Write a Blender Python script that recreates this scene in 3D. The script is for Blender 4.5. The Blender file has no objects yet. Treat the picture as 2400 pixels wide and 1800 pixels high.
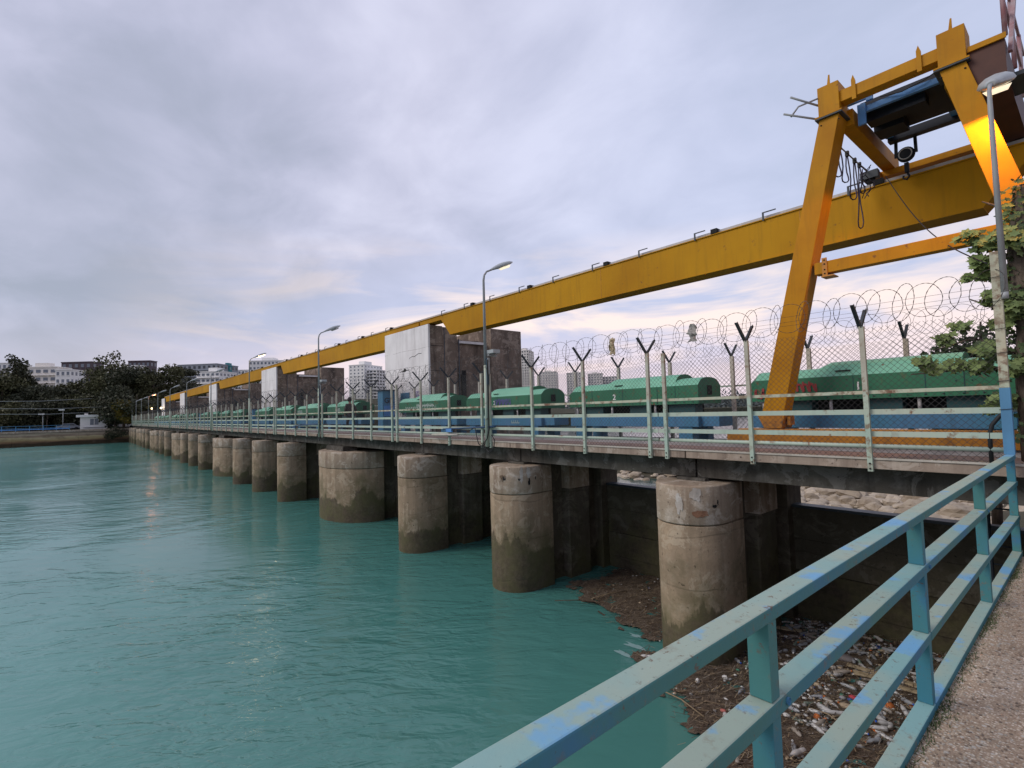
import bpy, bmesh, math, random
import numpy as np
from mathutils import Vector, Matrix
random.seed(7); NR = np.random.RandomState(11)
S = bpy.context.scene
COL = S.collection
R = math.radians

# ------------------------------------------------------------------ camera
# origin = the camera's eye point; X along the dam (camera looks towards -X), Y across the dam (downstream), Z up
F, CX, CY = 1193.0, 1200.0, 900.0
PITCH, ROLL, YAW = R(3.01), R(1.54), R(49.6)
cd = bpy.data.cameras.new('camera'); cam = bpy.data.objects.new('camera', cd); COL.objects.link(cam)
cd.sensor_width = 36.0; cd.lens = F / 2400 * 36.0
cd.clip_start = 0.05; cd.clip_end = 12000
rt = Matrix.Rotation(YAW, 4, 'Z') @ Matrix.Rotation(R(90) + PITCH, 4, 'X') @ Matrix.Rotation(-ROLL, 4, 'Z')
cam.matrix_world = rt
S.camera = cam

# ------------------------------------------------------------------ sun, sky, exposure
SUN_AZ = (-0.50, -0.80); SUN_EL = R(38)
sl = bpy.data.lights.new('sun', 'SUN'); sl.energy = 1.5; sl.angle = R(30); sl.color = (1.0, 0.93, 0.84)
so = bpy.data.objects.new('sun', sl); COL.objects.link(so)
hx, hy = SUN_AZ; hn = math.hypot(hx, hy)
sdir = Vector((hx / hn * math.cos(SUN_EL), hy / hn * math.cos(SUN_EL), math.sin(SUN_EL)))
so.rotation_euler = sdir.to_track_quat('Z', 'Y').to_euler()
S.view_settings.view_transform = 'Standard'
S.view_settings.look = 'None'
S.view_settings.exposure = 0.12
S.view_settings.gamma = 1.0
S.view_settings.use_curve_mapping = False

W = bpy.data.worlds.new('World'); S.world = W; W.use_nodes = True
nt = W.node_tree; nt.nodes.clear(); L = nt.links.new
def wn(t, **k):
    n = nt.nodes.new(t)
    for a, b in k.items(): setattr(n, a, b)
    return n
def wmath(op, a, b=None, clamp=False):
    n = wn('ShaderNodeMath', operation=op); n.use_clamp = clamp
    for i, v in enumerate((a, b)):
        if v is None: continue
        if isinstance(v, (int, float)): n.inputs[i].default_value = v
        else: L(v, n.inputs[i])
    return n.outputs[0]
def wmix(f, a, b):
    n = wn('ShaderNodeMix', data_type='RGBA')
    if isinstance(f, (int, float)): n.inputs[0].default_value = f
    else: L(f, n.inputs[0])
    for i, v in ((6, a), (7, b)):
        if isinstance(v, tuple): n.inputs[i].default_value = (*v, 1)
        else: L(v, n.inputs[i])
    return n.outputs[2]
def wramp(f, stops):
    n = wn('ShaderNodeValToRGB'); L(f, n.inputs[0]); e = n.color_ramp.elements
    while len(e) < len(stops): e.new(0.5)
    for i, (p, c) in enumerate(stops):
        e[i].position = p; e[i].color = (c, c, c, 1) if isinstance(c, (int, float)) else (*c, 1)
    return n.outputs[0]
sky = wn('ShaderNodeTexSky'); sky.sky_type = 'NISHITA'; sky.sun_disc = False
sky.sun_elevation = SUN_EL; sky.sun_rotation = math.atan2(sdir.x, sdir.y)
tc = wn('ShaderNodeTexCoord'); sep = wn('ShaderNodeSeparateXYZ'); L(tc.outputs['Generated'], sep.inputs[0])
dx, dy, dz = sep.outputs
zz = wmath('ADD', wmath('MAXIMUM', dz, 0.0), 0.22)
cmb = wn('ShaderNodeCombineXYZ'); L(wmath('DIVIDE', dx, zz), cmb.inputs[0]); L(wmath('DIVIDE', dy, zz), cmb.inputs[1])
mp = wn('ShaderNodeMapping'); mp.inputs['Rotation'].default_value = (0, 0, R(28)); mp.inputs['Scale'].default_value = (0.8, 1.05, 1); L(cmb.outputs[0], mp.inputs[0])
def wnoise(sc, det, rough, dist, vec, w=0.0):
    n = wn('ShaderNodeTexNoise'); n.inputs['Scale'].default_value = sc; n.inputs['Detail'].default_value = det
    n.inputs['Roughness'].default_value = rough; n.inputs['Distortion'].default_value = dist; L(vec, n.inputs['Vector']); return n.outputs[0]
n1 = wnoise(0.75, 5, 0.48, 0.35, mp.outputs[0])
n2 = wnoise(2.9, 6, 0.55, 0.4, mp.outputs[0])
cl = wmath('ADD', wmath('MULTIPLY', n1, 0.66), wmath('MULTIPLY', n2, 0.34))
cloud = wramp(cl, [(0.37, (0.37, 0.405, 0.515)), (0.46, (0.46, 0.485, 0.625)), (0.53, (0.56, 0.575, 0.735)), (0.63, (0.72, 0.73, 0.90))])
# azimuth: left of the picture = -X is greyer, right of the picture (+Y) is clearer and bluer
az = wmath('ADD', wmath('MULTIPLY', dy, 0.5), 0.5)
grey = wmix(wmath('MULTIPLY', wmath('MULTIPLY', wmath('SUBTRACT', 1.0, wramp(dz, [(0.05, 0.0), (0.55, 1.0)])), wramp(az, [(0.35, 1.0), (0.80, 0.0)])), 0.6), cloud, (0.40, 0.445, 0.53))
blue = wmix(wmath('MULTIPLY', wramp(az, [(0.72, 0.0), (0.98, 1.0)]), 0.55), grey, (0.60, 0.70, 0.95))
# low band: clear strip of pale evening sky with pink-white streaks towards the downstream side
mp2 = wn('ShaderNodeMapping'); mp2.inputs['Scale'].default_value = (1.5, 1.5, 8.0); mp2.inputs['Rotation'].default_value = (R(9), R(7), 0); L(tc.outputs['Generated'], mp2.inputs[0])
n3 = wnoise(1.7, 6, 0.55, 0.5, mp2.outputs[0])
streak = wramp(n3, [(0.42, 0.0), (0.56, 1.0)])
band = wmath('MULTIPLY', wramp(dz, [(0.0, 1.0), (0.16, 1.0), (0.33, 0.0)]), wramp(az, [(0.50, 0.0), (0.76, 1.0)]))
low = wmix(streak, (0.56, 0.61, 0.82), (1.08, 0.90, 0.83))
withlow = wmix(wmath('MULTIPLY', band, 1.0), blue, low)
hz = wmath('MULTIPLY', wramp(dz, [(0.0, 1.0), (0.06, 0.85), (0.17, 0.0)]), wramp(az, [(0.45, 0.25), (0.72, 1.0)]))
withhz = wmix(hz, withlow, (0.88, 0.74, 0.82))
bg1 = wn('ShaderNodeBackground'); L(sky.outputs[0], bg1.inputs[0]); bg1.inputs[1].default_value = 0.06
bg2 = wn('ShaderNodeBackground'); L(withhz, bg2.inputs[0]); bg2.inputs[1].default_value = 1.0
ms = wn('ShaderNodeMixShader'); ms.inputs[0].default_value = 0.93; L(bg1.outputs[0], ms.inputs[1]); L(bg2.outputs[0], ms.inputs[2])
wo = wn('ShaderNodeOutputWorld'); L(ms.outputs[0], wo.inputs[0])

# ------------------------------------------------------------------ helpers
def ray(px, py):
    u = (px - CX) / F; v = -(py - CY) / F
    c, s = math.cos(ROLL), math.sin(ROLL)
    ul, vl = u * c + v * s, -u * s + v * c
    g, z = math.cos(PITCH) - vl * math.sin(PITCH), math.sin(PITCH) + vl * math.cos(PITCH)
    return Vector((ul * math.cos(YAW) - g * math.sin(YAW), ul * math.sin(YAW) + g * math.cos(YAW), z))
def P(px, py, **k):
    r = ray(px, py)
    if 'y' in k: return r * (k['y'] / r.y)
    if 'x' in k: return r * (k['x'] / r.x)
    if 'z' in k: return r * (k['z'] / r.z)
    g = -r.x * math.sin(YAW) + r.y * math.cos(YAW)
    return r * (k['g'] / g)

ORG = {}
def org(o):
    return ORG.get(o.name, Vector((0, 0, 0))) if o else Vector((0, 0, 0))
def tag(o, label=None, cat=None, group=None, kind=None):
    if label: o['label'] = label
    if cat: o['category'] = cat
    if group: o['group'] = group
    if kind: o['kind'] = kind
    return o
def thing(name, label, cat, loc=(0, 0, 0), rz=0.0, group=None):
    o = bpy.data.objects.new(name, None); COL.objects.link(o)
    o.location = loc; o.rotation_euler = (0, 0, rz); o.empty_display_size = 0.1
    ORG[o.name] = Vector(loc) if rz == 0 else Vector((0, 0, 0))
    return tag(o, label, cat, group)
def link(name, me, parent=None, loc=(0, 0, 0), rot=(0, 0, 0), scale=(1, 1, 1)):
    """object on shared mesh data; loc in world coordinates of the unrotated thing"""
    o = bpy.data.objects.new(name, me); COL.objects.link(o)
    if parent: o.parent = parent
    o.location = Vector(loc) - (org(parent) if parent else Vector((0, 0, 0)))
    o.rotation_euler = rot; o.scale = scale
    return o
def copy_tree(o, parent=None):
    c = o.copy(); COL.objects.link(c)
    if parent: c.parent = parent
    for ch in list(o.children): copy_tree(ch, c)
    return c
class MB:
    def __init__(s): s.v = []; s.f = []; s.m = []; s.mi = 0; s.sm = []
    def add(s, vs, fs, smooth=False):
        b = len(s.v); s.v += [tuple(v) for v in vs]
        for f in fs: s.f.append([i + b for i in f]); s.m.append(s.mi); s.sm.append(smooth)
        return s
    def box(s, x0, x1, y0, y1, z0, z1):
        return s.add([(x0, y0, z0), (x1, y0, z0), (x1, y1, z0), (x0, y1, z0), (x0, y0, z1), (x1, y0, z1), (x1, y1, z1), (x0, y1, z1)],
                     [(0, 3, 2, 1), (4, 5, 6, 7), (0, 1, 5, 4), (1, 2, 6, 5), (2, 3, 7, 6), (3, 0, 4, 7)])
    def beam(s, a, b, w, h, up=(0, 0, 1)):
        a, b = Vector(a), Vector(b); d = (b - a).normalized(); up = Vector(up)
        r = d.cross(up).normalized(); u = r.cross(d).normalized()
        vs = []
        for p in (a, b):
            for i, j in ((-1, -1), (1, -1), (1, 1), (-1, 1)): vs.append(p + r * (i * w / 2) + u * (j * h / 2))
        return s.add(vs, [(0, 1, 2, 3), (7, 6, 5, 4), (0, 4, 5, 1), (1, 5, 6, 2), (2, 6, 7, 3), (3, 7, 4, 0)])
    def tube(s, pts, r, n=8, closed=False, caps=True):
        pts = [Vector(p) for p in pts]; N = len(pts); rs = r if isinstance(r, (list, tuple)) else [r] * N
        vs = []; prev = None
        for i, p in enumerate(pts):
            if closed: d = pts[(i + 1) % N] - pts[i - 1]
            else: d = pts[min(i + 1, N - 1)] - pts[max(i - 1, 0)]
            if d.length < 1e-9: d = Vector((0, 0, 1))
            d.normalize()
            if prev is None:
                a = Vector((0, 0, 1)) if abs(d.z) < 0.9 else Vector((1, 0, 0)); prev = d.cross(a).normalized()
            prev = (prev - d * prev.dot(d))
            if prev.length < 1e-6: prev = d.orthogonal()
            prev.normalize(); q = d.cross(prev)
            for k in range(n):
                t = 2 * math.pi * k / n; vs.append(p + (prev * math.cos(t) + q * math.sin(t)) * rs[i])
        fs = []
        M = N if closed else N - 1
        for i in range(M):
            for k in range(n):
                a = i * n + k; b = i * n + (k + 1) % n; c = ((i + 1) % N) * n + (k + 1) % n; d2 = ((i + 1) % N) * n + k
                fs.append((a, b, c, d2))
        s.add(vs, fs, True)
        if caps and not closed:
            b0 = len(s.v) - N * n
            s.f.append([b0 + k for k in range(n)][::-1]); s.m.append(s.mi); s.sm.append(False)
            s.f.append([b0 + (N - 1) * n + k for k in range(n)]); s.m.append(s.mi); s.sm.append(False)
        return s
    def prism(s, poly, axis, a, b, smooth=False):
        """extrude a 2-D polygon along an axis from a to b; poly in the two other axes in xyz order"""
        def mk(u, v, t):
            return (t, u, v) if axis == 'x' else (u, t, v) if axis == 'y' else (u, v, t)
        n = len(poly); vs = [mk(u, v, a) for u, v in poly] + [mk(u, v, b) for u, v in poly]
        fs = [tuple(range(n)), tuple(range(2 * n - 1, n - 1, -1))]
        s.add(vs, fs)
        s.add(vs, [(i, i + n, (i + 1) % n + n, (i + 1) % n) for i in range(n)], smooth)
        return s
    def lathe(s, prof, n=12, c=(0, 0, 0), axis='z'):
        vs = []; fs = []
        for r, z in prof:
            for k in range(n):
                t = 2 * math.pi * k / n; x, y = r * math.cos(t), r * math.sin(t)
                vs.append((c[0] + x, c[1] + y, c[2] + z) if axis == 'z' else (c[0] + z, c[1] + x, c[2] + y) if axis == 'x' else (c[0] + x, c[1] + z, c[2] + y))
        for i in range(len(prof) - 1):
            for k in range(n): fs.append((i * n + k, i * n + (k + 1) % n, (i + 1) * n + (k + 1) % n, (i + 1) * n + k))
        return s.add(vs, fs, True)
    def mesh(s, name, mats, o=Vector((0, 0, 0)), fix=True):
        me = bpy.data.meshes.new(name)
        vs = [(v[0] - o[0], v[1] - o[1], v[2] - o[2]) for v in s.v]
        me.from_pydata(vs, [], s.f)
        for m in (mats if isinstance(mats, (list, tuple)) else [mats]): me.materials.append(m)
        me.polygons.foreach_set('material_index', s.m); me.polygons.foreach_set('use_smooth', s.sm)
        if fix:
            bm = bmesh.new(); bm.from_mesh(me); bmesh.ops.remove_doubles(bm, verts=bm.verts, dist=1e-5)
            bmesh.ops.recalc_face_normals(bm, faces=bm.faces); bm.to_mesh(me); bm.free()
        me.update(); return me
    def build(s, name, mats, parent=None, at=None, bevel=0.0, fix=True):
        """vertices are in world coordinates"""
        o0 = Vector(at) if at is not None else Vector((0, 0, 0))
        base = org(parent) if parent else o0
        me = s.mesh(name, mats, base if parent else o0, fix)
        o = bpy.data.objects.new(name, me); COL.objects.link(o)
        if parent: o.parent = parent; ORG[o.name] = base
        else: o.location = o0; ORG[o.name] = o0
        if bevel:
            bv = o.modifiers.new('bevel', 'BEVEL'); bv.width = bevel; bv.segments = 2; bv.limit_method = 'ANGLE'
        return o
def npmesh(name, v, f, mat, mi=None, smooth=False):
    me = bpy.data.meshes.new(name); n = f.shape[1]
    me.vertices.add(len(v)); me.vertices.foreach_set('co', v.astype(np.float32).ravel())
    me.loops.add(f.size); me.loops.foreach_set('vertex_index', f.astype(np.int32).ravel())
    me.polygons.add(len(f)); me.polygons.foreach_set('loop_start', np.arange(len(f), dtype=np.int32) * n)
    me.polygons.foreach_set('loop_total', np.full(len(f), n, dtype=np.int32))
    for m in (mat if isinstance(mat, (list, tuple)) else [mat]): me.materials.append(m)
    if mi is not None: me.polygons.foreach_set('material_index', mi.astype(np.int32))
    if smooth: me.polygons.foreach_set('use_smooth', np.ones(len(f), dtype=bool))
    me.update(calc_edges=True); me.validate(); return me

# ------------------------------------------------------------------ materials
class NT:
    def __init__(s, name):
        s.m = bpy.data.materials.new(name); s.m.use_nodes = True; s.t = s.m.node_tree; s.t.nodes.clear()
        s.out = s.n('ShaderNodeOutputMaterial'); s.b = s.n('ShaderNodeBsdfPrincipled'); s.l(s.b.outputs[0], s.out.inputs[0])
        s.geo = s.n('ShaderNodeNewGeometry'); s.pos = s.geo.outputs['Position']
    def n(s, t, **k):
        x = s.t.nodes.new(t)
        for a, b in k.items(): setattr(x, a, b)
        return x
    def l(s, a, b): s.t.links.new(a, b)
    def map(s, scale=(1, 1, 1), loc=(0, 0, 0), vec=None, rot=(0, 0, 0)):
        x = s.n('ShaderNodeMapping'); x.inputs['Scale'].default_value = scale; x.inputs['Location'].default_value = loc; x.inputs['Rotation'].default_value = rot
        s.l(vec or s.pos, x.inputs[0]); return x.outputs[0]
    def noise(s, sc, det=4, rough=0.55, vec=None, dist=0.0):
        x = s.n('ShaderNodeTexNoise'); x.inputs['Scale'].default_value = sc; x.inputs['Detail'].default_value = det
        x.inputs['Roughness'].default_value = rough; x.inputs['Distortion'].default_value = dist; s.l(vec or s.pos, x.inputs['Vector']); return x.outputs[0]
    def vor(s, sc, vec=None, out='Color'):
        x = s.n('ShaderNodeTexVoronoi'); x.inputs['Scale'].default_value = sc; s.l(vec or s.pos, x.inputs['Vector']); return x.outputs[out]
    def ramp(s, f, stops):
        x = s.n('ShaderNodeValToRGB'); s.l(f, x.inputs[0]); e = x.color_ramp.elements
        while len(e) < len(stops): e.new(0.5)
        for i, (p, c) in enumerate(stops):
            e[i].position = p; e[i].color = (c, c, c, 1) if isinstance(c, (int, float)) else (*c, 1)
        return x.outputs[0]
    def mix(s, f, a, b, mode='MIX'):
        x = s.n('ShaderNodeMix', data_type='RGBA', blend_type=mode)
        if isinstance(f, (int, float)): x.inputs[0].default_value = f
        else: s.l(f, x.inputs[0])
        for i, v in ((6, a), (7, b)):
            if isinstance(v, tuple): x.inputs[i].default_value = (*v, 1)
            else: s.l(v, x.inputs[i])
        return x.outputs[2]
    def math(s, op, a, b=None, clamp=False):
        x = s.n('ShaderNodeMath', operation=op); x.use_clamp = clamp
        for i, v in enumerate((a, b)):
            if v is None: continue
            if isinstance(v, (int, float)): x.inputs[i].default_value = v
            else: s.l(v, x.inputs[i])
        return x.outputs[0]
    def xyz(s, v=None):
        x = s.n('ShaderNodeSeparateXYZ'); s.l(v or s.pos, x.inputs[0]); return x.outputs
    def bump(s, h, strength=0.3, dist=0.02):
        x = s.n('ShaderNodeBump'); x.inputs['Strength'].default_value = strength; x.inputs['Distance'].default_value = dist
        s.l(h, x.inputs['Height']); s.l(x.outputs[0], s.b.inputs['Normal']); return x
    def set(s, color=None, rough=0.7, metal=0.0, spec=0.4):
        if isinstance(color, tuple): s.b.inputs['Base Color'].default_value = (*color, 1)
        elif color is not None: s.l(color, s.b.inputs['Base Color'])
        if isinstance(rough, (int, float)): s.b.inputs['Roughness'].default_value = rough
        else: s.l(rough, s.b.inputs['Roughness'])
        s.b.inputs['Metallic'].default_value = metal; s.b.inputs['Specular IOR Level'].default_value = spec
        return s.m

def paint(name, c, c2=None, rust=0.0, rough=0.5, scale=1.5, rustc=(0.16, 0.07, 0.03), bump=0.15, dirt=0.35, spec=0.4):
    t = NT(name); c2 = c2 or tuple(x * 0.72 for x in c)
    col = t.mix(t.ramp(t.noise(scale, 5, 0.6), [(0.38, 0.0), (0.66, 1.0)]), c, c2)
    st = t.noise(1.0, 4, 0.6, t.map((9, 9, 0.7)))
    col = t.mix(t.math('MULTIPLY', t.ramp(st, [(0.5, 0.0), (0.72, 1.0)]), dirt), col, tuple(x * 0.45 + 0.01 for x in c))
    if rust:
        r = t.ramp(t.noise(7, 8, 0.68), [(0.66 - rust * 0.25, 0.0), (0.72 - rust * 0.2, 1.0)])
        r2 = t.math('MULTIPLY', r, t.ramp(t.noise(1.3, 3, 0.5), [(0.42, 0.0), (0.6, 1.0)]))
        col = t.mix(r2, col, rustc)
    t.bump(t.noise(40, 3, 0.6), bump, 0.004)
    return t.set(col, rough, 0, spec)

def concrete(name, c=(0.30, 0.265, 0.22), dark=(0.12, 0.105, 0.085), light=(0.42, 0.39, 0.34), streak=0.6, waterline=None, form=True, bumps=0.5, rough=0.9, patch=0.5, moss=0.0, sc=(4.5, 4.5, 0.32)):
    t = NT(name)
    n1 = t.noise(0.55, 7, 0.62); n2 = t.noise(3.2, 7, 0.65); n3 = t.noise(22, 5, 0.6)
    col = t.mix(t.ramp(n1, [(0.36, 0.0), (0.62, 1.0)]), c, tuple((a + b) / 2 for a, b in zip(c, dark)))
    col = t.mix(t.math('MULTIPLY', t.ramp(n2, [(0.52, 0.0), (0.66, 1.0)]), patch), col, light)
    st = t.noise(1.0, 6, 0.62, t.map(sc), 0.4)
    col = t.mix(t.math('MULTIPLY', t.ramp(st, [(0.47, 0.0), (0.66, 1.0)]), streak), col, dark)
    col = t.mix(t.math('MULTIPLY', t.ramp(n3, [(0.55, 0.0), (0.75, 1.0)]), 0.35), col, tuple(x * 0.6 for x in dark))
    bl = t.noise(1.15, 8, 0.7, t.map((1, 1, 1.25), (3, 8, 2)), 0.7)
    col = t.mix(t.math('MULTIPLY', t.ramp(bl, [(0.50, 0.0), (0.56, 1.0)]), 0.45), col, tuple(x * 0.62 + y * 0.2 for x, y in zip(c, dark)))
    col = t.mix(t.math('MULTIPLY', t.ramp(t.noise(1.9, 9, 0.72, t.map((1, 1, 1.1), (9, 1, 5)), 0.8), [(0.545, 0.0), (0.575, 1.0)]), 0.5), col, light)
    pit = t.math('MULTIPLY', t.ramp(t.noise(11, 4, 0.6), [(0.655, 0.0), (0.69, 1.0)]), t.ramp(bl, [(0.42, 0.0), (0.55, 1.0)]))
    col = t.mix(t.math('MULTIPLY', pit, 0.8), col, tuple(x * 0.35 for x in dark))
    z = t.xyz()[2]
    h = t.math('SUBTRACT', t.math('ADD', t.math('MULTIPLY', n3, 0.6), t.math('ADD', n2, t.math('MULTIPLY', bl, 1.5))), t.math('MULTIPLY', pit, 0.6))
    if form:
        zz = t.math('FRACT', t.math('ADD', t.math('MULTIPLY', z, 1.05), t.math('MULTIPLY', t.noise(0.35, 3), 0.9)))
        ln = t.math('MAXIMUM', t.ramp(zz, [(0.0, 0.0), (0.022, 1.0), (0.97, 1.0), (1.0, 0.0)]), t.ramp(n2, [(0.45, 0.0), (0.6, 1.0)]))
        col = t.mix(t.math('MULTIPLY', t.math('SUBTRACT', 1.0, ln), 0.45), col, tuple(x * 0.8 for x in dark))
        h = t.math('ADD', h, t.math('MULTIPLY', ln, 0.35))
    if moss:
        col = t.mix(t.math('MULTIPLY', t.ramp(t.noise(1.1, 6, 0.6), [(0.5, 0.0), (0.62, 1.0)]), moss), col, (0.055, 0.06, 0.022))
    ro = rough
    if waterline is not None:
        wn_ = t.noise(1.0, 6, 0.65, t.map((0.75, 0.75, 0.30)))
        oi = t.n('ShaderNodeObjectInfo').outputs['Random']
        d = t.math('SUBTRACT', z, t.math('ADD', t.math('ADD', waterline - 0.35, t.math('MULTIPLY', oi, 0.7)), t.math('MULTIPLY', t.math('SUBTRACT', wn_, 0.5), 3.0)))
        f = t.ramp(d, [(0.0, 1.0), (0.10, 0.0)])
        al = t.mix(t.ramp(t.noise(9, 5, 0.7), [(0.4, 0.0), (0.7, 1.0)]), (0.045, 0.036, 0.024), (0.105, 0.082, 0.054))
        col = t.mix(t.math('MULTIPLY', f, 0.82), col, al)
        f2 = t.math('MULTIPLY', t.ramp(d, [(0.0, 1.0), (0.9, 0.0)]), t.ramp(t.noise(1.7, 5, 0.6), [(0.40, 0.0), (0.62, 1.0)]))
        col = t.mix(t.math('MULTIPLY', f2, 0.7), col, (0.105, 0.10, 0.045))
    t.bump(h, bumps, 0.02)
    return t.set(col, ro, 0, 0.25)

M = {}
M['pier'] = concrete('pier_concrete', (0.37, 0.275, 0.185), (0.13, 0.10, 0.065), (0.46, 0.38, 0.28), 0.55, waterline=-3.75, moss=0.30)
M['cap'] = concrete('cap_concrete', (0.42, 0.335, 0.25), (0.19, 0.13, 0.09), (0.58, 0.50, 0.42), 0.8, form=False, patch=0.85)
M['pier_dark'] = concrete('pier_side_concrete', (0.15, 0.125, 0.095), (0.045, 0.036, 0.028), (0.22, 0.19, 0.145), 0.6, waterline=-3.9, moss=0.3)  # darker copy of the pier concrete, under-bridge shade put into its colour
M['slab'] = concrete('slab_concrete', (0.40, 0.315, 0.25), (0.16, 0.115, 0.09), (0.50, 0.43, 0.36), 0.8, form=False, bumps=0.3)
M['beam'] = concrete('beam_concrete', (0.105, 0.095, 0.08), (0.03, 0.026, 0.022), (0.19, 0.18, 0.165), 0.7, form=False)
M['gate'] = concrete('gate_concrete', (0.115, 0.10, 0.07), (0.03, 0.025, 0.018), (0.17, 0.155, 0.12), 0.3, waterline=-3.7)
M['tower_side'] = concrete('tower_concrete', (0.26, 0.195, 0.155), (0.055, 0.042, 0.036), (0.42, 0.34, 0.28), 0.75, bumps=0.6, patch=0.7, sc=(1.7, 1.7, 0.22))
M['quay_old'] = concrete('quay_concrete', (0.30, 0.25, 0.20), (0.09, 0.06, 0.045), (0.40, 0.36, 0.30), 0.7, waterline=-4.1)
def quay_mat():
    t = NT('quay_stained_concrete'); z = t.xyz()[2]
    n = t.noise(1.0, 5, 0.6, t.map((1, 0.12, 1.6)))
    col = t.ramp(t.math('ADD', t.math('MULTIPLY', z, 0.36), t.math('ADD', 1.32, t.math('MULTIPLY', n, 0.55))), [(0.0, (0.05, 0.035, 0.02)), (0.18, (0.05, 0.035, 0.022)), (0.28, (0.17, 0.10, 0.06)), (0.42, (0.32, 0.25, 0.13)), (0.55, (0.44, 0.35, 0.22)), (0.66, (0.22, 0.15, 0.11)), (0.78, (0.40, 0.32, 0.24)), (0.92, (0.24, 0.17, 0.14)), (1.0, (0.34, 0.32, 0.28))])
    col = t.mix(t.math('MULTIPLY', t.ramp(t.noise(0.9, 6, 0.65, t.map((1, .5, 1))), [(0.5, 0.0), (0.66, 1.0)]), 0.6), col, (0.12, 0.085, 0.06))
    t.bump(t.noise(3, 5), 0.5, 0.05); return t.set(col, 0.9, 0, 0.2)
M['quay'] = quay_mat()
def white_wall():
    t = NT('white_wall_paint')
    n = t.noise(0.9, 6, 0.6)
    col = t.mix(t.ramp(n, [(0.4, 0.0), (0.68, 1.0)]), (0.82, 0.78, 0.78), (0.70, 0.66, 0.66))
    st = t.noise(1.0, 6, 0.6, t.map((2.2, 2.2, 0.22)))
    col = t.mix(t.math('MULTIPLY', t.ramp(st, [(0.5, 0.0), (0.7, 1.0)]), 0.45), col, (0.42, 0.38, 0.37))
    z = t.xyz()[2]
    zz = t.math('FRACT', t.math('MULTIPLY', t.math('ADD', z, t.math('MULTIPLY', t.noise(0.8, 4), 0.10)), 0.63))
    ln = t.math('MULTIPLY', t.ramp(zz, [(0.0, 1.0), (0.016, 0.0)]), t.ramp(t.noise(1.5, 5, 0.7), [(0.42, 0.0), (0.52, 1.0)]))
    col = t.mix(t.math('MULTIPLY', ln, 0.75), col, (0.16, 0.13, 0.12))
    t.bump(t.math('ADD', t.noise(5, 6, 0.6), ln), 0.25, 0.02)
    return t.set(col, 0.85, 0, 0.25)
M['white'] = white_wall()
M['yellow'] = paint('yellow_paint', (0.50, 0.245, 0.008), (0.40, 0.18, 0.006), 0.10, 0.6, 0.35, dirt=0.3, bump=0.05, spec=0.12)
M['yellow_crane'] = paint('crane_yellow_paint', (0.50, 0.225, 0.008), (0.40, 0.165, 0.006), 0.16, 0.55, 0.9, dirt=0.35, bump=0.06, spec=0.15)
M['orange'] = paint('crane_orange_paint', (0.52, 0.22, 0.022), (0.40, 0.15, 0.018), 0.55, 0.5, 1.5, dirt=0.5)
M['rail_steel'] = paint('rail_steel', (0.50, 0.48, 0.48), (0.38, 0.36, 0.36), 0.1, 0.5)
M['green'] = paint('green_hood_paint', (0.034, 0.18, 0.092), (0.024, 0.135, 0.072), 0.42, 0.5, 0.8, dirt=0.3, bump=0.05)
M['green_top'] = paint('green_hood_lit_paint', (0.21, 0.50, 0.35), (0.15, 0.40, 0.27), 0.18, 0.55, 0.8, dirt=0.2, bump=0.05)  # lighter roof copy of the hood green; brightness of lit tops put into colour
M['blue'] = paint('blue_machine_paint', (0.07, 0.195, 0.35), (0.05, 0.20, 0.31), 0.15, 0.5, 1.2, dirt=0.5)
M['teal'] = paint('teal_machine_paint', (0.018, 0.075, 0.08), (0.012, 0.05, 0.055), 0.2, 0.5, 1.2)
M['crab_blue'] = paint('trolley_blue_paint', (0.10, 0.28, 0.62), (0.08, 0.22, 0.50), 0.0, 0.45)
M['navy'] = paint('trolley_dark_paint', (0.007, 0.010, 0.02), (0.004, 0.006, 0.012), 0.0, 0.6)
M['fence'] = paint('fence_green_paint', (0.40, 0.50, 0.42), (0.46, 0.50, 0.40), 0.34, 0.55, 2.0, (0.20, 0.10, 0.055), dirt=0.2)
def fencepaint():
    t = NT('fence_post_two_tone'); z = t.xyz()[2]
    lo = t.mix(t.ramp(t.noise(2, 5), [(0.4, 0.0), (0.65, 1.0)]), (0.38, 0.49, 0.41), (0.44, 0.49, 0.39))
    hi = t.mix(t.ramp(t.noise(3, 5), [(0.4, 0.0), (0.65, 1.0)]), (0.46, 0.45, 0.37), (0.40, 0.36, 0.29))
    f = t.ramp(t.math('ADD', z, t.math('MULTIPLY', t.noise(3, 4), 0.15)), [(0.17, 0.0), (0.24, 1.0)])
    col = t.mix(f, lo, hi)
    ru = t.math('MULTIPLY', t.ramp(t.noise(9, 8, 0.68), [(0.52, 0.0), (0.60, 1.0)]), t.ramp(t.noise(1.5, 3), [(0.42, 0.0), (0.6, 1.0)]))
    col = t.mix(t.math('MULTIPLY', ru, 0.8), col, (0.20, 0.10, 0.055))
    t.bump(t.noise(30, 3), 0.15, 0.004); return t.set(col, 0.55, 0, 0.3)
M['fence_post'] = fencepaint()
M['fence_rusty'] = paint('fence_rusty_paint', (0.46, 0.50, 0.38), (0.50, 0.44, 0.32), 0.75, 0.65, 3.0, (0.17, 0.085, 0.05), dirt=0.3)
M['post_blue'] = paint('post_blue_paint', (0.10, 0.27, 0.45), (0.08, 0.22, 0.38), 0.15, 0.5)
M['arm'] = paint('arm_dark_steel', (0.045, 0.06, 0.075), (0.03, 0.035, 0.045), 0.2, 0.5)
M['wire'] = paint('galvanised_wire', (0.06, 0.055, 0.055), (0.04, 0.035, 0.035), 0.0, 0.5)
M['razor'] = paint('razor_wire_steel', (0.095, 0.085, 0.085), (0.05, 0.04, 0.035), 0.0, 0.5)
M['black'] = paint('black_rubber', (0.012, 0.012, 0.014), (0.02, 0.02, 0.022), 0.0, 0.6)
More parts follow.
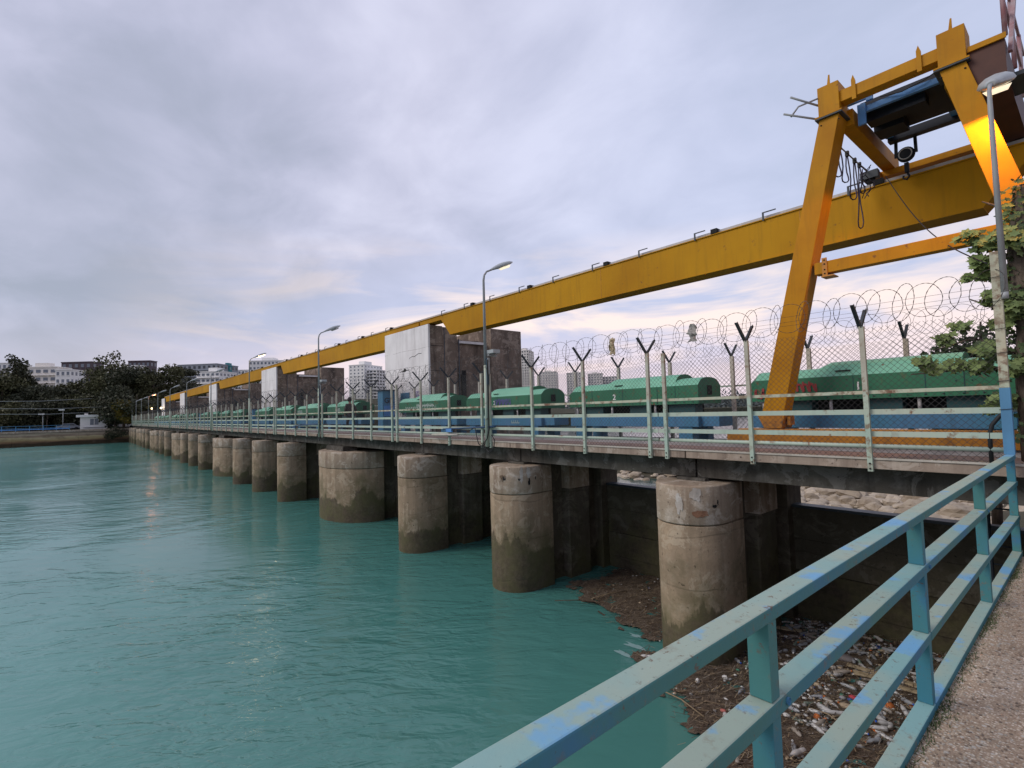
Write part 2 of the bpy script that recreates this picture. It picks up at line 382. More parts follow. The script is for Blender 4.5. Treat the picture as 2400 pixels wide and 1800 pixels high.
M['bluecable'] = paint('blue_cable', (0.02, 0.07, 0.16), (0.02, 0.05, 0.1), 0.0, 0.5)
M['pole'] = paint('galvanised_pole', (0.34, 0.35, 0.36), (0.26, 0.27, 0.28), 0.12, 0.45, 2)
M['lamp_head'] = paint('lamp_housing', (0.42, 0.44, 0.45), (0.34, 0.36, 0.37), 0.0, 0.4)
M['beige'] = paint('conduit_beige', (0.50, 0.46, 0.40), (0.42, 0.38, 0.32), 0.1, 0.6)
M['hole'] = paint('dark_opening', (0.008, 0.008, 0.009), (0.012, 0.012, 0.012), 0.0, 0.8)
M['pbox'] = paint('dark_primer', (0.09, 0.032, 0.02), (0.06, 0.02, 0.014), 0.0, 0.6)
def lens(name, col, e):
    t = NT(name); t.b.inputs['Base Color'].default_value = (0.9, 0.85, 0.7, 1)
    t.b.inputs['Emission Color'].default_value = (*col, 1); t.b.inputs['Emission Strength'].default_value = e
    return t.m
M['lens_on'] = lens('lamp_lens_lit', (1.0, 0.72, 0.38), 5.0)
M['lens_dim'] = lens('lamp_lens_warming', (1.0, 0.85, 0.62), 0.9)
M['lens_red'] = lens('lamp_lens_orange', (1.0, 0.36, 0.16), 7.0)
M['lens_off'] = paint('lamp_lens_glass', (0.45, 0.45, 0.44), (0.4, 0.4, 0.4), 0.0, 0.2)
def railpaint():
    t = NT('walkway_rail_paint')
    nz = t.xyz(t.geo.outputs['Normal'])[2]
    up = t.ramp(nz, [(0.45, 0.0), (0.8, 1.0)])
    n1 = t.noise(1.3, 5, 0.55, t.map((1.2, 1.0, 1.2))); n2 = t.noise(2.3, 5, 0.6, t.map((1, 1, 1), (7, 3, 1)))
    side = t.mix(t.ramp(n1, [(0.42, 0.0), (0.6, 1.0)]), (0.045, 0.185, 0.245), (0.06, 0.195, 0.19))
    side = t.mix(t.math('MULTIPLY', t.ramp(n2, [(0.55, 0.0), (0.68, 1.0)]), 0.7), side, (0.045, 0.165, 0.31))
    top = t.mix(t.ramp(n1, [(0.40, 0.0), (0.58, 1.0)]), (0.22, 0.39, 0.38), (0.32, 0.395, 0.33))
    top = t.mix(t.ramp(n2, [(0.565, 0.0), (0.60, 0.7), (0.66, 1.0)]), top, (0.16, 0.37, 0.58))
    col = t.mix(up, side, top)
    ru = t.math('MULTIPLY', t.ramp(t.noise(14, 8, 0.7), [(0.56, 0.0), (0.66, 1.0)]), t.ramp(t.noise(1.9, 4, 0.6, t.map((1, 1, 1), (2, 9, 4))), [(0.46, 0.0), (0.64, 1.0)]))
    col = t.mix(t.math('MULTIPLY', ru, 0.75), col, (0.20, 0.12, 0.075))
    chip = t.math('MULTIPLY', t.ramp(t.noise(34, 5, 0.7), [(0.60, 0.0), (0.635, 1.0)]), t.ramp(t.noise(4, 3, 0.6, t.map((1, 1, 1), (5, 5, 5))), [(0.48, 0.0), (0.6, 1.0)]))
    col = t.mix(t.math('MULTIPLY', chip, 0.8), col, (0.14, 0.075, 0.045))
    sp = t.ramp(t.noise(60, 3, 0.6), [(0.66, 0.0), (0.72, 1.0)])
    col = t.mix(t.math('MULTIPLY', sp, 0.5), col, (0.07, 0.10, 0.10))
    t.bump(t.math('ADD', t.noise(30, 5, 0.6), t.math('MULTIPLY', ru, 0.8)), 0.3, 0.004)
    return t.set(col, 0.62, 0, 0.3)
M['rail'] = railpaint()
def water(name, body, rip=1.0):
    t = NT(name)
    v = t.map((1, 1, 1), rot=(0, 0, R(-52)))
    a = t.noise(1.0, 3, 0.5, t.map((0.7, 1.5, 1), vec=v), 0.9)
    b = t.noise(1.0, 3, 0.5, t.map((2.4, 5.0, 1), vec=v), 0.8)
    c = t.noise(0.085, 3, 0.55, None, 0.8)
    amt = t.ramp(c, [(0.42, 0.16), (0.64, 1.0)])
    h = t.math('ADD', t.math('MULTIPLY', a, 1.0), t.math('MULTIPLY', t.math('MULTIPLY', b, amt), 0.46))
    bp = t.bump(t.math('MULTIPLY', h, amt), 1.0, 0.10 * rip)
    d = t.mix(t.ramp(t.noise(0.12, 3, 0.5), [(0.4, 0.0), (0.65, 1.0)]), body, tuple(x * 0.82 for x in body))
    # deeper green towards the piers: bridge shade and dark reflection painted into the body colour
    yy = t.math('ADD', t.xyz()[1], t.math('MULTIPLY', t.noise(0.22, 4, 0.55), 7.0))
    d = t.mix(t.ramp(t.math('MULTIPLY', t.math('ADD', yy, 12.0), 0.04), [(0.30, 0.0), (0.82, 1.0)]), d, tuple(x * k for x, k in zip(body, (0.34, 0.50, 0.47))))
    t.set(d, 0.12, 0, 0.5); t.b.inputs['IOR'].default_value = 1.33
    return t.m
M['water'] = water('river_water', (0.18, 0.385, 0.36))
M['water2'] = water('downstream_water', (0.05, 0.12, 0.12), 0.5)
def ground(name, c1, c2, c3, sc=0.3):
    t = NT(name)
    col = t.mix(t.ramp(t.noise(sc, 7, 0.6), [(0.35, 0.0), (0.65, 1.0)]), c1, c2)
    col = t.mix(t.math('MULTIPLY', t.ramp(t.noise(sc * 9, 6, 0.65), [(0.5, 0.0), (0.7, 1.0)]), 0.6), col, c3)
    t.bump(t.noise(sc * 20, 6, 0.6), 0.5, 0.05)
    return t.set(col, 0.95, 0, 0.15)
M['earth'] = ground('river_bed_earth', (0.10, 0.08, 0.06), (0.065, 0.06, 0.04), (0.05, 0.065, 0.03))
M['scrub'] = ground('scrubland', (0.05, 0.055, 0.03), (0.08, 0.07, 0.045), (0.03, 0.04, 0.02), 0.06)
def stone(name, c):
    t = NT(name)
    oi = t.n('ShaderNodeObjectInfo')
    c2 = t.mix(t.ramp(oi.outputs['Random'], [(0.0, 0.0), (1.0, 1.0)]), c, tuple(x * y for x, y in zip(c, (0.55, 0.52, 0.48))))
    col = t.mix(t.math('MULTIPLY', t.ramp(t.noise(3, 6, 0.65), [(0.48, 0.0), (0.7, 1.0)]), 0.6), c2, (0.16, 0.12, 0.09))
    t.bump(t.noise(6, 6, 0.65), 0.6, 0.06); return t.set(col, 0.92, 0, 0.2)
M['stone'] = stone('pale_boulder', (0.50, 0.42, 0.33))
def aggregate():
    t = NT('exposed_aggregate_concrete')
    v = t.n('ShaderNodeTexVoronoi'); v.inputs['Scale'].default_value = 75; t.l(t.pos, v.inputs['Vector'])
    v2 = t.n('ShaderNodeTexVoronoi'); v2.inputs['Scale'].default_value = 32; t.l(t.pos, v2.inputs['Vector'])
    g = t.n('ShaderNodeSeparateColor'); t.l(v.outputs['Color'], g.inputs[0])
    g2 = t.n('ShaderNodeSeparateColor'); t.l(v2.outputs['Color'], g2.inputs[0])
    peb = t.ramp(g.outputs[0], [(0.0, (0.26, 0.175, 0.11)), (0.4, (0.50, 0.38, 0.27)), (0.75, (0.66, 0.54, 0.41)), (1.0, (0.84, 0.77, 0.66))])
    mort = t.mix(t.noise(3, 6, 0.6), (0.33, 0.235, 0.165), (0.50, 0.39, 0.29))
    col = t.mix(t.ramp(v.outputs['Distance'], [(0.35, 0.0), (0.62, 1.0)]), peb, mort)
    col = t.mix(t.math('MULTIPLY', t.ramp(g2.outputs[1], [(0.82, 0.0), (0.84, 1.0)]), t.ramp(v2.outputs['Distance'], [(0.3, 0.9), (0.45, 0.0)])), col, (0.62, 0.58, 0.52))
    col = t.mix(t.math('MULTIPLY', t.ramp(t.noise(1.4, 6, 0.62), [(0.42, 0.0), (0.66, 1.0)]), 0.55), col, (0.15, 0.12, 0.09))
    col = t.mix(t.math('MULTIPLY', t.ramp(t.noise(0.8, 5, 0.62, t.map((1, 1, 1), (4, 4, 4))), [(0.55, 0.0), (0.7, 1.0)]), 0.4), col, (0.5, 0.47, 0.42))
    h = t.math('SUBTRACT', 1.0, v.outputs['Distance'])
    t.bump(t.math('ADD', h, t.math('MULTIPLY', t.noise(120, 3, 0.6), 0.4)), 0.8, 0.008)
    return t.set(col, 0.9, 0, 0.25)
M['aggregate'] = aggregate()
M['paving'] = ground('pinkish_deck_paving', (0.34, 0.25, 0.22), (0.28, 0.21, 0.19), (0.20, 0.15, 0.13), 0.9)
M['deck'] = ground('deck_concrete', (0.27, 0.24, 0.21), (0.20, 0.18, 0.16), (0.13, 0.12, 0.11), 0.9)
def leaf(name, c1, c2, sc=0.4, trans=True):
    t = NT(name)
    col = t.mix(t.ramp(t.noise(sc, 4, 0.6), [(0.35, 0.0), (0.65, 1.0)]), c1, c2)
    ri = t.geo.outputs['Random Per Island']
    col = t.mix(t.math('MULTIPLY', ri, 0.5), col, tuple(x * 1.6 for x in c2))
    return t.set(col, 0.65, 0, 0.25)
M['leaf_dark'] = leaf('dark_pine_needles', (0.030, 0.036, 0.024), (0.058, 0.058, 0.032), 0.25)
M['leaf_mid'] = leaf('olive_foliage', (0.042, 0.048, 0.024), (0.085, 0.080, 0.036), 0.25)
M['leaf_yellow'] = leaf('yellowing_foliage', (0.12, 0.10, 0.02), (0.16, 0.12, 0.025), 0.5)
M['leaf_broad'] = leaf('broad_green_leaves', (0.11, 0.17, 0.055), (0.19, 0.24, 0.09), 3.0)
M['leaf_broad_dark'] = leaf('dark_green_leaves', (0.035, 0.06, 0.025), (0.07, 0.10, 0.04), 3.0)  # darker green of the ivy and the trees behind the crane
def bark():
    t = NT('bark'); v = t.map((6, 6, 1.2))
    n = t.noise(2.0, 7, 0.65, v)
    col = t.mix(t.ramp(n, [(0.38, 0.0), (0.62, 1.0)]), (0.055, 0.042, 0.035), (0.16, 0.125, 0.10))
    t.bump(n, 0.8, 0.03); return t.set(col, 0.95, 0, 0.1)
M['bark'] = bark()
def flat(name, c, rough=0.7, spec=0.3):
    t = NT(name); n = t.noise(8, 4)
    return t.set(t.mix(t.math('MULTIPLY', n, 0.35), c, tuple(x * 0.7 for x in c)), rough, 0, spec)
M['bw'] = flat('building_white', (0.86, 0.84, 0.82)); M['bc'] = flat('building_cream', (0.82, 0.77, 0.72))
M['bd'] = flat('building_dark_purple', (0.10, 0.075, 0.085)); M['bb'] = flat('building_brown', (0.15, 0.085, 0.07)); M['bg'] = flat('building_grey', (0.30, 0.32, 0.36))
M['bteal'] = flat('building_teal_glass', (0.03, 0.22, 0.25)); M['win'] = flat('dark_window_glass', (0.05, 0.055, 0.065), 0.2, 0.5)
M['win2'] = flat('blueish_window_glass', (0.17, 0.19, 0.23), 0.2, 0.5)

def structure(o): o['kind'] = 'structure'; return o
D0 = 8.80        # upstream face of the bridge deck
DZ = -0.85       # deck level
WZ = -4.60       # upstream water level
WK = -1.90       # bank walkway level
END = -140.0     # far abutment

# ------------------------------------------------------------------ setting: terrain, water, banks
def sheet(name, x0, x1, y0, y1, z, mat, nx=1, ny=1, kind='structure'):
    mb = MB()
    for i in range(nx):
        for j in range(ny):
            a, b = x0 + (x1 - x0) * i / nx, x0 + (x1 - x0) * (i + 1) / nx
            c, d = y0 + (y1 - y0) * j / ny, y0 + (y1 - y0) * (j + 1) / ny
            mb.add([(a, c, z), (b, c, z), (b, d, z), (a, d, z)], [(0, 1, 2, 3)])
    o = mb.build(name, mat); o['kind'] = kind; return o
sheet('ground', -5000, 5000, -5000, 5000, -8.0, M['scrub'])
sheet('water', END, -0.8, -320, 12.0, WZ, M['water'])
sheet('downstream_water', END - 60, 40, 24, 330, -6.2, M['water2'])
# walkway on the near bank
mb = MB(); mb.box(-0.80, 60, -60, 8.60, -8.0, WK)
structure(mb.build('walkway', M['aggregate']))
mb = MB(); mb.box(-0.90, -0.803, -60, 8.6, -8.0, WK - 0.12)
structure(mb.build('bank_wall', M['pier_dark']))
mb = MB(); mb.box(-0.55, 60, 8.62, 12.5, -8.0, DZ - 0.02)
structure(mb.build('abutment', M['pier_dark']))
# far bank with quay wall
mb = MB(); mb.box(-2500, END - 0.9, -1500, 900, -8.0, -1.62)
structure(mb.build('far_bank', M['scrub']))
q = thing('quay_wall', 'stained concrete quay wall along the far bank of the reservoir', 'wall', (END, 0, -8))
y = -150.0
qa = MB().box(-0.85, 0, 0, 9.96, 0, 4.4).mesh('wall_block', M['quay']); qb = MB().box(-0.85, -0.18, 0, 9.98, 4.4, 6.1).mesh('wall_block', M['quay'])
qc = MB().box(-1.1, 0.06, 0, 9.99, 6.1, 6.5).mesh('coping', M['slab'])
while y < 8:
    link('wall_block', qa, q, (END, y, -8)); link('wall_block', qb, q, (END, y, -8)); link('coping', qc, q, (END, y, -8)); y += 10
# far terrain: wooded hill behind the far bank
def hill(name, cx, cy, sx, sy, h, z0, mat, n=26):
    vs, fs = [], []
    for i in range(n + 1):
        for j in range(n + 1):
            u, v = i / n * 2 - 1, j / n * 2 - 1
            e = max(0.0, 1 - u * u) ** 0.8 * max(0.0, 1 - v * v) ** 0.8
            z = z0 + h * e * (0.85 + 0.3 * math.sin(u * 7 + v * 3) * math.cos(v * 5))
            vs.append((cx + sx * u, cy + sy * v, z))
    for i in range(n):
        for j in range(n): a = i * (n + 1) + j; fs.append((a, a + n + 1, a + n + 2, a + 1))
    return structure(MB().add(vs, fs, True).build(name, mat))
hill('hill', -330, 10, 160, 260, 15, -2.0, M['scrub'])
hill('hill', -900, 1500, 900, 500, 26, -9.0, M['scrub'])

# downstream bed and boulders
def bed():
    n = 44; vs = []; fs = []
    for i in range(n + 1):
        for j in range(n + 1):
            X = -110 + 150 * i / n; Y = 13.0 + 75 * j / n
            z = -7.3
            z += 2.45 / (1 + math.exp(-(X + 14.5) / 0.9)) / (1 + math.exp(-(Y - 21) / 2)) / (1 + math.exp((Y - 52) / 3))
            z += 1.75 * math.exp(-((X + 29) / 11) ** 2 - ((Y - 41) / 5) ** 2) + 1.6 * math.exp(-((X + 60) / 26) ** 2 - ((Y - 60) / 6) ** 2)
            z += 5.0 / (1 + math.exp(-(X - 4) / 2.5))
            z += 0.22 * math.sin(X * 1.3 + Y) * math.cos(Y * 0.7)
            vs.append((X, Y, z))
    for i in range(n):
        for j in range(n): a = i * (n + 1) + j; fs.append((a, a + n + 1, a + n + 2, a + 1))
    return MB().add(vs, fs, True).build('riverbed', M['earth'])
rb = structure(bed())
def rock_mesh(seed):
    rnd = random.Random(seed); bm = bmesh.new(); bmesh.ops.create_icosphere(bm, subdivisions=2, radius=1.0)
    sx, sy, sz = rnd.uniform(0.85, 1.25), rnd.uniform(0.7, 1.0), rnd.uniform(0.45, 0.75)
    ph = [rnd.uniform(0, 6) for _ in range(6)]
    for v in bm.verts:
        c = v.co; k = 1 + 0.16 * math.sin(c.x * 3 + ph[0]) * math.cos(c.y * 3 + ph[1]) + 0.12 * math.sin(c.z * 5 + ph[2]) + rnd.uniform(-0.06, 0.06)
        v.co = Vector((c.x * sx * k, c.y * sy * k, c.z * sz * k))
    me = bpy.data.meshes.new('stone'); bm.to_mesh(me); bm.free(); me.materials.append(M['stone']); return me
rocks = [rock_mesh(i) for i in range(7)]
def bedz(X, Y):
    z = -7.3 + 2.45 / (1 + math.exp(-(X + 14.5) / 0.9)) / (1 + math.exp(-(Y - 21) / 2)) / (1 + math.exp((Y - 52) / 3))
    z += 1.75 * math.exp(-((X + 29) / 11) ** 2 - ((Y - 41) / 5) ** 2) + 1.6 * math.exp(-((X + 60) / 26) ** 2 - ((Y - 60) / 6) ** 2)
    return z + 5.0 / (1 + math.exp(-(X - 4) / 2.5)) + 0.22 * math.sin(X * 1.3 + Y) * math.cos(Y * 0.7)
rnd = random.Random(3); cnt = 0
while cnt < 292:   # the stones one can see through the two gate openings
    if cnt < 200:
        Y = 24 + 18 * rnd.random(); X = Y * rnd.uniform(-0.42, -0.09)
    else:
        Y = rnd.uniform(36, 46); X = Y * rnd.uniform(-0.84, -0.60)
    s = rnd.uniform(0.22, 0.5) * (1.5 if rnd.random() < 0.12 else 1)
    link('stone', rocks[rnd.randrange(7)], rb, (X, Y, bedz(X, Y) + s * 0.32), (rnd.uniform(-.3, .3), rnd.uniform(-.3, .3), rnd.uniform(0, 6.3)), (s, s, s)); cnt += 1
# smaller stones between them: one mesh
v0 = np.array([v.co[:] for v in rocks[0].vertices]); f0 = np.array([p.vertices[:] for p in rocks[0].polygons]); vs = []; fs = []
for k in range(4200):
    Y = 22 + 26 * rnd.random(); X = Y * (rnd.uniform(-0.46, -0.05) if rnd.random() < 0.7 else rnd.uniform(-0.9, -0.56)); s = rnd.uniform(0.1, 0.32); a = rnd.uniform(0, 6.3)
    rm = np.array([[math.cos(a), -math.sin(a), 0], [math.sin(a), math.cos(a), 0], [0, 0, 1]])
    vs.append((v0 * s) @ rm.T + np.array([X, Y, bedz(X, Y) + s * 0.1])); fs.append(f0 + k * len(v0))
ob = bpy.data.objects.new('pebbles', npmesh('pebbles', np.concatenate(vs), np.concatenate(fs), M['stone'])); COL.objects.link(ob); ob.parent = rb; ob['kind'] = 'stuff'

# ------------------------------------------------------------------ piers
PW = 1.46
def pier(xc, w, wide):
    lab = WIDE_L if wide else NARROW_L
    yn = 9.95 if wide else 8.98
    r = w / 2; ry = 1.6 if wide else r; top = -1.60 if wide else -1.44
    capb = top - 0.72
    t = thing('bridge_pier', '', 'pier', (xc, yn, -8.0))
    def plan(r, y1, n=14):
        p = [(xc + r * math.cos(math.pi + math.pi * k / n), yn + ry * r / (w / 2) * math.sin(math.pi + math.pi * k / n)) for k in range(n + 1)]
        return p + [(xc + r, y1), (xc - r, y1)]
    a = 10.2 if wide else 9.65
    b = MB(); b.prism(plan(r, a), 'z', -8.0, capb, True); o = b.build('body', M['pier'], t, bevel=0.02)
    b = MB(); b.prism(plan(r + (0.022 if wide else 0.006), a - 0.01), 'z', capb + 0.012, top, True); b.build('cap', M['cap'], t, bevel=0.03)
    # recessed core with stop-log slot, guide pillar and rear wall
    s = 0.28
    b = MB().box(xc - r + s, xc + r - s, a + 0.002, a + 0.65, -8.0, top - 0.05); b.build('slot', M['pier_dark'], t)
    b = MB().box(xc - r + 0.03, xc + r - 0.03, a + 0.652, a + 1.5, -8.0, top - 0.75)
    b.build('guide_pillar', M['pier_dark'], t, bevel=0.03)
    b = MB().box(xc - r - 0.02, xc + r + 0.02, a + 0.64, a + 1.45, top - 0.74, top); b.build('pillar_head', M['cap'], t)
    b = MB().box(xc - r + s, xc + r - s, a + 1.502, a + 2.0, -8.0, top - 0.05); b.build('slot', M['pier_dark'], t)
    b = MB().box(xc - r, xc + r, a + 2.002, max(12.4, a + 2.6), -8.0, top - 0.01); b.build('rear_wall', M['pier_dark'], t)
    b = MB().box(xc - r * 0.55, xc + r * 0.35, 9.05 if not wide else 8.95, 9.6, top + 0.003, -1.385); b.build('bearing_block', M['beam'], t)
    return t
PIERS = []
base_narrow = (-5.31, -10.49, -15.61); base_wide = -22.98; PER = 24.45
for n in range(6):
    for xb in base_narrow: PIERS.append((xb - PER * n, PW - (0.14 if xb > -6 else 0.06 if xb > -11 else 0), False))
    if n < 5: PIERS.append((base_wide - PER * n, 4.45, True))
WIDE_L = NARROW_L = ''; PIER_T = []
M['spall'] = concrete('spalled_concrete', (0.20, 0.14, 0.09), (0.08, 0.05, 0.035), form=False); M['lime'] = concrete('lime_stain', (0.50, 0.45, 0.40), (0.36, 0.30, 0.25), (0.6, 0.57, 0.53), form=False); M['rust_stain'] = concrete('rust_stain', (0.27, 0.14, 0.085), (0.20, 0.10, 0.06), (0.33, 0.2, 0.14), form=False)
ordn = ['nearest', 'second', 'third', 'fourth', 'fifth', 'sixth', 'seventh', 'eighth', 'ninth', 'tenth', 'eleventh', 'twelfth', 'thirteenth', 'fourteenth', 'fifteenth', 'sixteenth', 'seventeenth', 'eighteenth', 'nineteenth', 'twentieth', 'twenty-first', 'twenty-second', 'twenty-third', 'twenty-fourth', 'twenty-fifth', 'twenty-sixth', 'twenty-seventh', 'twenty-eighth', 'twenty-ninth', 'thirtieth', 'thirty-first', 'thirty-second', 'thirty-third', 'thirty-fourth', 'thirty-fifth', 'thirty-sixth', 'thirty-seventh', 'thirty-eighth', 'thirty-ninth', 'fortieth']
nn = nw = 0
for k, (x, w, wd) in enumerate(PIERS):
    t = pier(x, w, wd)
    if wd:
        t['label'] = 'wide stained concrete pier standing in the water below the %s white tower' % ordn[nw]; nw += 1
    else:
        if k == 0: t['label'] = 'nearest narrow round-nosed pier, rising from the rubbish behind the blue handrail'
        elif k == 1: t['label'] = 'narrow pier with a round broken hole and white lime runs in its cap'
        elif k == 2: t['label'] = 'narrow pier directly to the right of the nearest wide pier'
        else: t['label'] = 'narrow round-nosed concrete pier, %s of the narrow ones counted from the near bank' % ordn[nn]
        nn += 1
    t['group'] = 'concrete piers under the dam bridge'; PIER_T.append(t)

def on_pier(px, py, k, rad):
    xc, w, wd = PIERS[k]; yn = 8.98; r_ = w / 2 + rad; d = ray(px, py); a = d.x ** 2 + d.y ** 2; b = -2 * (d.x * xc + d.y * yn); c = xc * xc + yn * yn - r_ * r_
    q_ = b * b - 4 * a * c
    if q_ < 0: return None
    p = d * ((-b - math.sqrt(q_)) / (2 * a)); nrm = Vector((p.x - xc, p.y - yn, 0)).normalized(); return p, nrm
def spall(k, px, py, sx, sz, mat, name, seed, n=16):
    r_ = random.Random(seed); h = on_pier(px, py, k, 0.026)
    if not h: return
    p0, nr0 = h; xc, w, wd = PIERS[k]; a0 = math.atan2(p0.y - 8.98, p0.x - xc); rr = w / 2 + 0.012; vs = [(xc + rr * math.cos(a0), 8.98 + rr * math.sin(a0), p0.z)]
    for i in range(n):
        t_ = 2 * math.pi * i / n; f = 1 + r_.uniform(-.3, .3); a = a0 + sx * f * math.cos(t_) / rr
        vs.append((xc + rr * math.cos(a), 8.98 + rr * math.sin(a), p0.z + sz * f * math.sin(t_)))
    MB().add(vs, [(0, i + 1, (i + 1) % n + 1) for i in range(n)]).build(name, mat, PIER_T[k], fix=False)
spall(1, 1177, 1121, .085, .085, M['spall'], 'broken_hole', 1); spall(1, 1179, 1122, .05, .05, M['hole'], 'broken_hole', 2)
spall(1, 1222, 1112, .05, .20, M['lime'], 'lime_run', 3); spall(1, 1240, 1108, .06, .17, M['lime'], 'lime_run', 4)
spall(1, 1241, 1130, .03, .09, M['hole'], 'broken_hole', 5); spall(1, 1217, 1124, .03, .03, M['hole'], 'broken_hole', 6); spall(1, 1256, 1120, .02, .05, M['hole'], 'broken_hole', 7)
spall(0, 1677, 1187, .05, .03, M['hole'], 'broken_spot', 8); spall(0, 1684, 1178, .015, .05, M['hole'], 'broken_spot', 9)
spall(0, 1590, 1180, .07, .16, M['lime'], 'lime_run', 10); spall(0, 1630, 1160, .10, .12, M['lime'], 'lime_run', 11); spall(0, 1642, 1205, .13, .07, M['rust_stain'], 'rust_stain', 12)
# ------------------------------------------------------------------ gates between the piers
edges = [(-0.85, -4.70)]
for i in range(len(PIERS) - 1):
    edges.append((PIERS[i][0] - PIERS[i][1] / 2, PIERS[i + 1][0] + PIERS[i + 1][1] / 2))
for i, (a, b) in enumerate(edges[:14]):
    t = thing('sluice_gate', '', 'sluice gate', ((a + b) / 2, 11.95, -8.0), group='sluice gates between the piers')
    t['label'] = ['dark wet sluice gate behind the rubbish, between the near bank and the nearest pier',
                  'sluice gate with pale water stains between the nearest pier and the second pier'][i] if i < 2 else 'shadowed sluice gate in the %s bay counted from the near bank' % ordn[i]
    z = -5.6
    for k in range(5):
        z1 = z + 0.67 if k < 4 else -2.25
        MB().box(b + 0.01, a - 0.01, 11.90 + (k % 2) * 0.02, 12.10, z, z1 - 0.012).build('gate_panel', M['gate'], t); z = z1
    MB().box(b + 0.01, a - 0.01, 11.86, 12.16, -2.25, -2.195).build('top_flange', M['arm'], t)
# ladder in the first bay
lad = thing('ladder', 'dark rusty ladder hanging on the abutment in the first bay', 'ladder', (-1.15, 11.3, -3.4))
MB().tube([(-1.42, 11.4, -4.3), (-1.42, 11.4, -1.5)], 0.025, 6).build('side_rail', M['arm'], lad)
MB().tube([(-1.12, 11.4, -4.3), (-1.12, 11.4, -1.5)], 0.025, 6).build('side_rail', M['arm'], lad)
rg = MB().tube([(-0.15, 0, 0), (0.15, 0, 0)], 0.015, 5).mesh('rung', M['arm'])
for k in range(9): link('rung', rg, lad, (-1.27, 11.4, -4.2 + k * 0.3))

# ------------------------------------------------------------------ bridge deck
br = thing('bridge_deck', 'long concrete walkway deck carried on the piers across the river', 'bridge', (0, D0, DZ))
bx = [-0.2] + [p[0] for p in PIERS] + [END]
sm = {}
for i in range(len(bx) - 1):
    a, b = bx[i], bx[i + 1]
    MB().box(b + 0.012, a - 0.012, D0, 10.62, DZ - 0.135, DZ).build('deck_slab', [M['slab']], br, bevel=0.008 if i < 8 else 0)
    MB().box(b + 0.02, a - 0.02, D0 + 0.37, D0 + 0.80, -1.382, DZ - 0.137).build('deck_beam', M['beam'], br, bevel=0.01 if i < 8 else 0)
MB().box(END, -0.2, D0 + 0.10, 10.60, DZ + 0.004, DZ + 0.008).build('paving', M['paving'], br)
MB().box(END, -0.2, D0 - 0.018, D0 + 0.075, DZ + 0.003, DZ + 0.028).build('edge_strip', M['beige'], br)
MB().box(END, -0.2, 10.90, 12.48, DZ - 0.25, DZ - 0.005).build('rear_slab', M['deck'], br)
MB().box(END, -0.2, 10.62, 10.90, DZ - 0.25, DZ - 0.12).build('cable_trench', M['hole'], br)
MB().box(END, -0.2, 9.96, 10.04, DZ + 0.009, DZ + 0.085).build('crane_rail', M['rail_steel'], br)
MB().box(END, -0.2, 11.9, 12.3, -1.6, DZ - 0.252).build('rear_beam', M['beam'], br)

vs, fs = [], []
for k in range(900):
    X = -0.6 - 30 * NR.rand() ** 1.4; Y = D0 + (0.02 + abs(NR.normal(0, .05)) if NR.rand() < .55 else NR.uniform(.1, 1.7)); a = NR.uniform(0, 6.3); w = NR.uniform(.008, .028); b = len(vs); z = DZ + .032
    for q_ in range(4): vs.append((X + w * math.cos(a + q_ * 1.57) * (1.6 if q_ % 2 else .7), Y + w * math.sin(a + q_ * 1.57), z + NR.uniform(0, .012)))
    fs.append((b, b + 1, b + 2, b + 3))
M['dryleaf'] = flat('dry_leaves', (0.30, 0.22, 0.13)); o = bpy.data.objects.new('dry_leaves', npmesh('dry_leaves', np.array(vs), np.array(fs), M['dryleaf'])); COL.objects.link(o); tag(o, 'dry leaves scattered along the edge of the bridge deck', 'leaves', kind='stuff')
# ------------------------------------------------------------------ upstream security fence
fe = thing('security_fence', 'pale green steel fence with chain-link mesh along the upstream edge of the bridge', 'fence', (0, D0, DZ))
post = MB().box(-0.032, 0.032, -0.062, -0.004, -0.165, 1.95).mesh('post', M['fence_post'])
postt = MB(); postt.box(-0.05, 0.05, -0.07, -0.064, -0.165, 1.95); postt.box(-0.05, -0.044, -0.064, -0.004, -0.165, 1.95); postt.box(0.044, 0.05, -0.064, -0.004, -0.165, 1.95)
postt.box(-0.044, 0.044, -0.064, -0.05, 0.99, 1.94)
post_short = MB().box(-0.032, 0.032, -0.062, -0.004, -0.165, 1.90).mesh('post', M['fence_post'])
armm = MB(); armm.beam((0, 0, 0), (0, -0.30, 0.31), 0.05, 0.006, (1, 0, 0)); armm.beam((-0.022, 0, 0), (-0.022, -0.30, 0.31), 0.006, 0.05, (1, 0, 0))
arm_f = armm.mesh('arm', M['arm'])
armm = MB(); armm.beam((0, 0, 0), (0, 0.30, 0.31), 0.05, 0.006, (1, 0, 0)); armm.beam((-0.022, 0, 0), (-0.022, 0.30, 0.31), 0.006, 0.05, (1, 0, 0))
arm_b = armm.mesh('arm', M['arm'])
bolt = MB(); bolt.lathe([(0.0, -0.012), (0.012, -0.012), (0.014, 0.0)], 6, axis='y'); bolt = bolt.mesh('bolt', M['hole'])
joints = [j0 - 26.0 * n for n in range(6) for j0 in (-5.87, -11.47, -16.95, -24.4)]
prev = None
posts = [(-2.32, 1), (-4.02, 1)]
for k, j in enumerate(joints):
    posts.append((j + 0.19, 0)); posts.append((j - 0.19, 1))
    if k + 1 < len(joints):
        a, b = j - 0.19, joints[k + 1] + 0.19
        m = 3 if abs(a - b) < 6.0 else 4
        for q_ in range(1, m): posts.append((a + (b - a) * q_ / m, 1))
posts = [p for p in posts if p[0] > END + 1]
